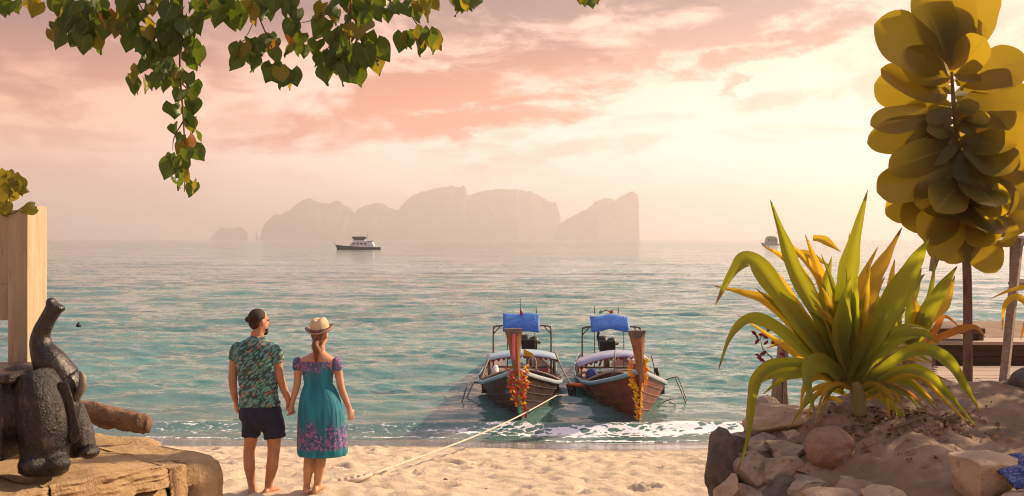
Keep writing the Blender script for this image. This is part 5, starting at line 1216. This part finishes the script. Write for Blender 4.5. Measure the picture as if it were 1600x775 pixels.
boat(bxr, YC, -.02, dict(hull=M['hull_r'], rail=(M['rail_b'], M['rail_w']), prow=M['prow'], canopy=M['canopy_r']), 'right longtail boat with red brown hull and yellow marigold garland on its prow',
     dict(prow_top=L2(995, 518, -1.0), can=(2.56, .88, .90, .15, YC + 3.5, 1.3, .10), frame=(L2(910, 0, 5.6).x, L2(1001, 0, 5.6).x, 1.60, YC + 5.6, L2(923, 0, 5.4).x, L2(983, 0, 5.4).x, 1.58, 1.93, 1.0), eng=(L2(948, 0, 6.3).x, 1.02, YC + 6.3),
          mast=[L2(966, 490, 5.7), L2(966, 476, 5.7)], flags=[([L2(952, 486, 5.7), L2(958, 484, 5.7), L2(958, 490, 5.7), L2(952, 490, 5.7)], 'orange'), ([L2(936, 487, 5.7), L2(940, 484, 5.7), L2(941, 490, 5.7), L2(936, 490, 5.7)], 'green')],
          tubes=[([L2(929, 490, 5.7), L2(929, 478, 5.7)], .012, 'steel'), ([L2(940, 488, 5.7), L2(947, 485, 5.7), L2(954, 488, 5.7)], .014, 'steel'), ([L2(886, 602, 3.2), L2(932, 602, 2.6)], .05, 'orange', 'step_board'), ([L2(889, 604, 3.1), L2(892, 622, 3.0)], .05, 'black', 'fender'), ([L2(897, 604, 3.1), L2(895, 634, 3.0)], .055, 'black', 'fender'), ([L2(906, 560, 4.5), L2(884, 585, 3.6), L2(860, 588, 3.2)], .012, 'wood_grey', 'rope_line'), ([L2(1018, 556, 3.4), L2(1022, 572, 3.2), L2(1024, 590, 2.6)], .02, 'steel'), ([L2(960, 582, 2.0), L2(961, 548, 2.2)], .014, 'steel'), ([L2(1026, 575, 2.9), L2(1026, 592, 2.9)], .07, 'black', 'fender')],
          ladder=[([L2(1040, 594, 2.6), L2(1052, 590, 2.4), L2(1058, 596, 2.2), L2(1080, 650, 1.8)], .016), ([L2(1044, 592, 3.0), L2(1056, 589, 2.9), L2(1062, 595, 2.7), L2(1078, 640, 2.3)], .014), ([L2(1036, 628, 1.5), L2(1068, 617, 2.0)], .014), ([L2(1046, 628, 1.5), L2(1075, 642, 2.0)], .012)],
          gear=[(bxr - .75, YC + 2.9, .62, (.16, .15, .18), 'cloth'), (bxr + .6, YC + 3.0, .64, (.15, .12, .12), 'black'), (bxr - .2, YC + 1.9, .82, (.22, .15, .10), 'inside')]))

# garlands: strings of small flowers
def flower_string(mb, pts, n, r_, rg, jit):
    pth, _ = spline([Vector(p) for p in pts], [0] * len(pts), 8)
    for i in range(n):
        q = i / max(1, n - 1) * (len(pth) - 1); k = min(int(q), len(pth) - 2); c = pth[k].lerp(pth[k + 1], q - k) + Vector((rg.gauss(0, jit), rg.gauss(0, jit * .5) - .02, rg.gauss(0, jit)))
        rr = r_ * rg.uniform(.7, 1.25); Rm = Quaternion((rg.random(), rg.random(), rg.random())).normalized().to_matrix()
        nu = 7; v = [c + Rm @ Vector((0, 0, -rr * .5))]
        for j in range(nu * 2): a = math.pi * j / nu; v.append(c + Rm @ Vector((math.cos(a) * rr * (1 if j % 2 else .6), math.sin(a) * rr * (1 if j % 2 else .6), rr * .35 * (1 if j % 2 else .2))))
        v.append(c + Rm @ Vector((0, 0, rr * .45))); e = len(v) - 1
        mb.add(v, [(0, 1 + (j + 1) % (2 * nu), 1 + j) for j in range(2 * nu)] + [(e, 1 + j, 1 + (j + 1) % (2 * nu)) for j in range(2 * nu)])
for nm, c1, c2 in (('fl_red', (.62, .05, .03), (.7, .12, .05)), ('fl_orange', (.82, .24, .02), (.86, .36, .03)), ('fl_yellow', (.85, .52, .02), (.88, .60, .03)), ('fl_pink', (.70, .22, .26), (.75, .3, .35)), ('fl_green', (.12, .35, .06), (.18, .42, .1)), ('fl_blue', (.05, .18, .5), (.08, .25, .6))): M[nm] = rough_mat(nm, c1, c2, 12, .8, 0, 1)
rg = random.Random(14); G = lambda px, py, dy=-.75: P(px, py, YB + dy)
ga = empty('flower_garland', G(808, 590), 'multicoloured flower garland of red and orange hung on the left prow', 'garland', 'garlands on the boat prows')
strings = [[(797, 578), (796, 598), (803, 622)], [(820, 572), (822, 594), (816, 622)], [(800, 585), (804, 608), (808, 628)], [(815, 582), (816, 606), (812, 632)], [(807, 590), (809, 612), (809, 634)], [(803, 590), (812, 603), (817, 625)], [(798, 590), (799, 610), (806, 624)], [(818, 590), (819, 606), (813, 620)]]
for i, kk in enumerate(('fl_red', 'fl_orange', 'fl_red', 'fl_yellow', 'fl_red', 'fl_green', 'fl_blue', 'fl_pink')):
    mb = MB()
    for rep_ in range(3):
        s_ = strings[(i + rep_ * 3) % 8]; flower_string(mb, [G(x, y, -.70 + (y - 578) * .006) for x, y in s_], 15 if kk not in ('fl_blue', 'fl_green', 'fl_pink') else 7, .042, rg, .04)
    part('flower_string', mb, M[kk], ga, False, 'stuff')
for pts, mt in ((([(812, 626), (811, 640), (813, 650)]), 'green'), (([(818, 616), (820, 636), (822, 652)]), 'red'), (([(803, 522), (802, 545), (803, 562)]), 'pink')):
    mb = MB(); dyv = (-.45, -.38, -.3) if mt != 'pink' else (-1.13, -1.0, -.9); pth, _ = spline([P(x, y, YB + q) for (x, y), q in zip(pts, dyv)], [0] * 3, 6); mb.tube(pth, [(.012, .034)] * len(pth), 6, up=(0, 1, 0)); part('ribbon', mb, M[mt], ga)
G2 = lambda px, py, dy=-.7: P(px, py, YC + dy)
gb = empty('flower_garland', G2(997, 590), 'yellow marigold garland hanging down the right prow', 'garland', 'garlands on the boat prows')
for i, (pts, kk, n) in enumerate((([(985, 566), (984, 585), (990, 604), (994, 628), (995, 655)], 'fl_yellow', 46), ([(1008, 562), (1010, 584), (1003, 604), (1000, 630), (998, 655)], 'fl_yellow', 46), ([(986, 570), (987, 592), (994, 612), (996, 650)], 'fl_orange', 34), ([(1007, 570), (1008, 592), (1000, 612), (999, 648)], 'fl_orange', 34), ([(990, 600), (997, 610), (997, 658)], 'fl_yellow', 40), ([(984, 560), (986, 568), (987, 572)], 'fl_pink', 8), ([(1008, 556), (1010, 566)], 'fl_yellow', 8))):
    mb = MB(); flower_string(mb, [G2(x, y, -.68 + (y - 560) * .0066) for x, y in pts], n, .040, rg, .028); part('flower_string', mb, M[kk], gb, False, 'stuff')
# mooring rope
r0 = Vector((-1.54, 10.5, 0)); r0.z = float(sand_at(np.array(r0.x), np.array(r0.y))) + .03; r1 = P(869, 618, 22.0)
mb = MB(); pth = []
for i in range(41):
    q = i / 40; p = r0.lerp(r1, q); p.z -= .10 * math.sin(q * math.pi); pth.append(p)
mb.tube(pth, .0125, 8)
for k in range(3):                                                    # laid strands
    mb2 = pth
mb.tube([r0, r0 + Vector((-.10, -.18, -.01)), r0 + Vector((-.26, -.24, -.02)), r0 + Vector((-.34, -.32, -.05))], [.02, .024, .022, .016], 7, smooth=3)
for k in range(5): q = r0 + Vector((-.05 - .06 * k, -.06 - .05 * k, .0)); mb.ell(q, (.03, .03, .022), None, 8, 6)
single('mooring_rope', mb, M['rope'], r0, 'pale mooring rope stretched from the sand to the left boat', 'rope')
# things on the beach
for (x, Y, s, lb_) in ((696, 10.85, .035, 'small brown leaf clump on the sand below the left boat'), (760, 10.0, .02, 'tiny dark pebble on the sand near the bottom centre')):
    xx = (x - 800) / F * Y; zz = float(sand_at(np.array(xx), np.array(Y))); single('pebble', rock_mb((xx, Y, zz + s * .5), (s, s, s * .9), 5 + x, 3, .4), M['bark'], (xx, Y, zz), lb_, 'pebble')
bp_ = P(123, 511, 43.8); bp_.z = .06; mb = MB(); mb.loft([[bp_ + Vector((math.cos(k * .5236) * r_, math.sin(k * .5236) * r_, z_)) for k in range(12)] for r_, z_ in ((.04, -.1), (.10, -.05), (.12, .02), (.09, .09), (.03, .13), (.03, .17))]); single('buoy', mb, M['black'], bp_, 'small dark buoy floating on the sea near the elephant trunk', 'buoy')

# ------------------------------------------------------------------ far boats
M['far_hull'] = rough_mat('blue_green_hull', (.03, .07, .09), (.04, .09, .11), 1, .5, 0, 1); M['far_glass'] = rough_mat('dark_windows', (.02, .02, .03), (.03, .03, .04), 1, .2, 0, 1); M['far_brown'] = rough_mat('brown_awning', (.10, .055, .045), (.14, .08, .06), 1, .7, 0, 1)
YF = 375.0; fb = P(560, 390, YF); fb.z = 0
fbt = empty('motor_boat', fb, 'distant blue hulled motor boat with white cabin below the long island', 'boat', 'boats far out on the sea')
def far_hull(x0, x1, zb, zs, half, flip=False):
    rings = []
    for i in range(15):
        q = i / 14; X = x0 + (x1 - x0) * q; w = half * min(1, (q / .35) ** .6 if q > 0 else .02) * (1 if q < .85 else 1 - (q - .85) * .8) + .02; zt = zs[0] + (zs[1] - zs[0]) * min(1, q * 1.6) ** .8
        rake = .8 * (1 - min(1, q * 4))
        rings.append([Vector((X + rake, YF - w * .55, zb)), Vector((X, YF - w, zt)), Vector((X, YF + w, zt)), Vector((X + rake, YF + w * .55, zb))])
    return MB().loft(rings)
Fx = lambda px: (px - 800) / F * YF; Fz = lambda py: H - (py - 374) / F * YF
part('hull', far_hull(Fx(524), Fx(595), -.3, (Fz(382.2), Fz(386.2)), 2.1), M['far_hull'], fbt, False)
def fbox(root, name, x0, x1, y0, y1, hd, mt, dy=0.0, Y=YF):
    mb = MB(); a = P(x0, y1, Y); c = P(x1, y0, Y); mb.box(((a.x + c.x) / 2, Y + dy, (a.z + c.z) / 2), (abs(c.x - a.x) / 2, hd, abs(c.z - a.z) / 2)); return part(name, mb, M[mt], root, False)
mb = MB(); mb.loft([[Vector((Fx(x), YF + s_, Fz(y))) for x, y in ((546, 385), (550, 379), (555, 377.6), (582, 377.6), (585, 384), (583, 386.5), (547, 386.5))] for s_ in (-1.6, 1.6)]); part('cabin', mb, M['white'], fbt, False)
for x in (552, 558, 564, 570): fbox(fbt, 'window', x, x + 3.6, 379.3, 382, .04, 'far_glass', -1.62)
fbox(fbt, 'flybridge', 552, 571, 375, 377.7, 1.3, 'white'); fbox(fbt, 'flybridge_opening', 553, 570, 372.8, 375.1, 1.0, 'far_glass')
fbox(fbt, 'awning', 551, 573, 370, 372.9, 1.6, 'far_brown'); fbox(fbt, 'awning_roof', 551, 573.5, 369.2, 369.95, 1.7, 'white')
fbox(fbt, 'aft_canopy', 572, 583, 376.3, 377.5, 1.5, 'far_hull')
mb = MB(); mb.tube([Vector((Fx(573), YF, Fz(372))), Vector((Fx(575.5), YF, Fz(365)))], .10, 6); part('mast', mb, M['steel'], fbt); mb = MB(); mb.tube([Vector((Fx(525), YF, Fz(382))), Vector((Fx(520), YF, Fz(376.5)))], .06, 5); part('bow_staff', mb, M['steel'], fbt)
YG = 660.0; gbse = P(1203, 383, YG); gbse.z = 0
gbt = empty('tour_boat', gbse, 'faint distant boat on the horizon beside the tallest lily leaf', 'boat', 'boats far out on the sea')
mb = MB(); mb.loft([[Vector((P(x, 0, YG).x, YG + s_, z_)) for x, z_ in ((1189, 1.6), (1193, -.2), (1216, -.2), (1218, 1.0))] for s_ in (-1.8, 1.8)]); part('hull', mb, M['wood_grey'], gbt, False)
mb = MB(); mb.loft([[Vector((P(x, 0, YG).x, YG + s_, H - (y - 374) / F * YG)) for x, y in ((1195, 381), (1197, 371.5), (1202, 369.6), (1211, 370), (1214, 372), (1214, 381))] for s_ in (-1.5, 1.5)]); part('cabin', mb, M['wood_grey'], gbt, False)
mb = MB(); mb.box((P(1204, 0, YG).x, YG, H - (369.2 - 374) / F * YG), (2.6, 1.9, .18)); part('roof', mb, M['white'], gbt, False)
for x in (1199, 1204, 1209): fbox(gbt, 'window', x, x + 3, 373.5, 377, .05, 'far_glass', -1.53, YG)
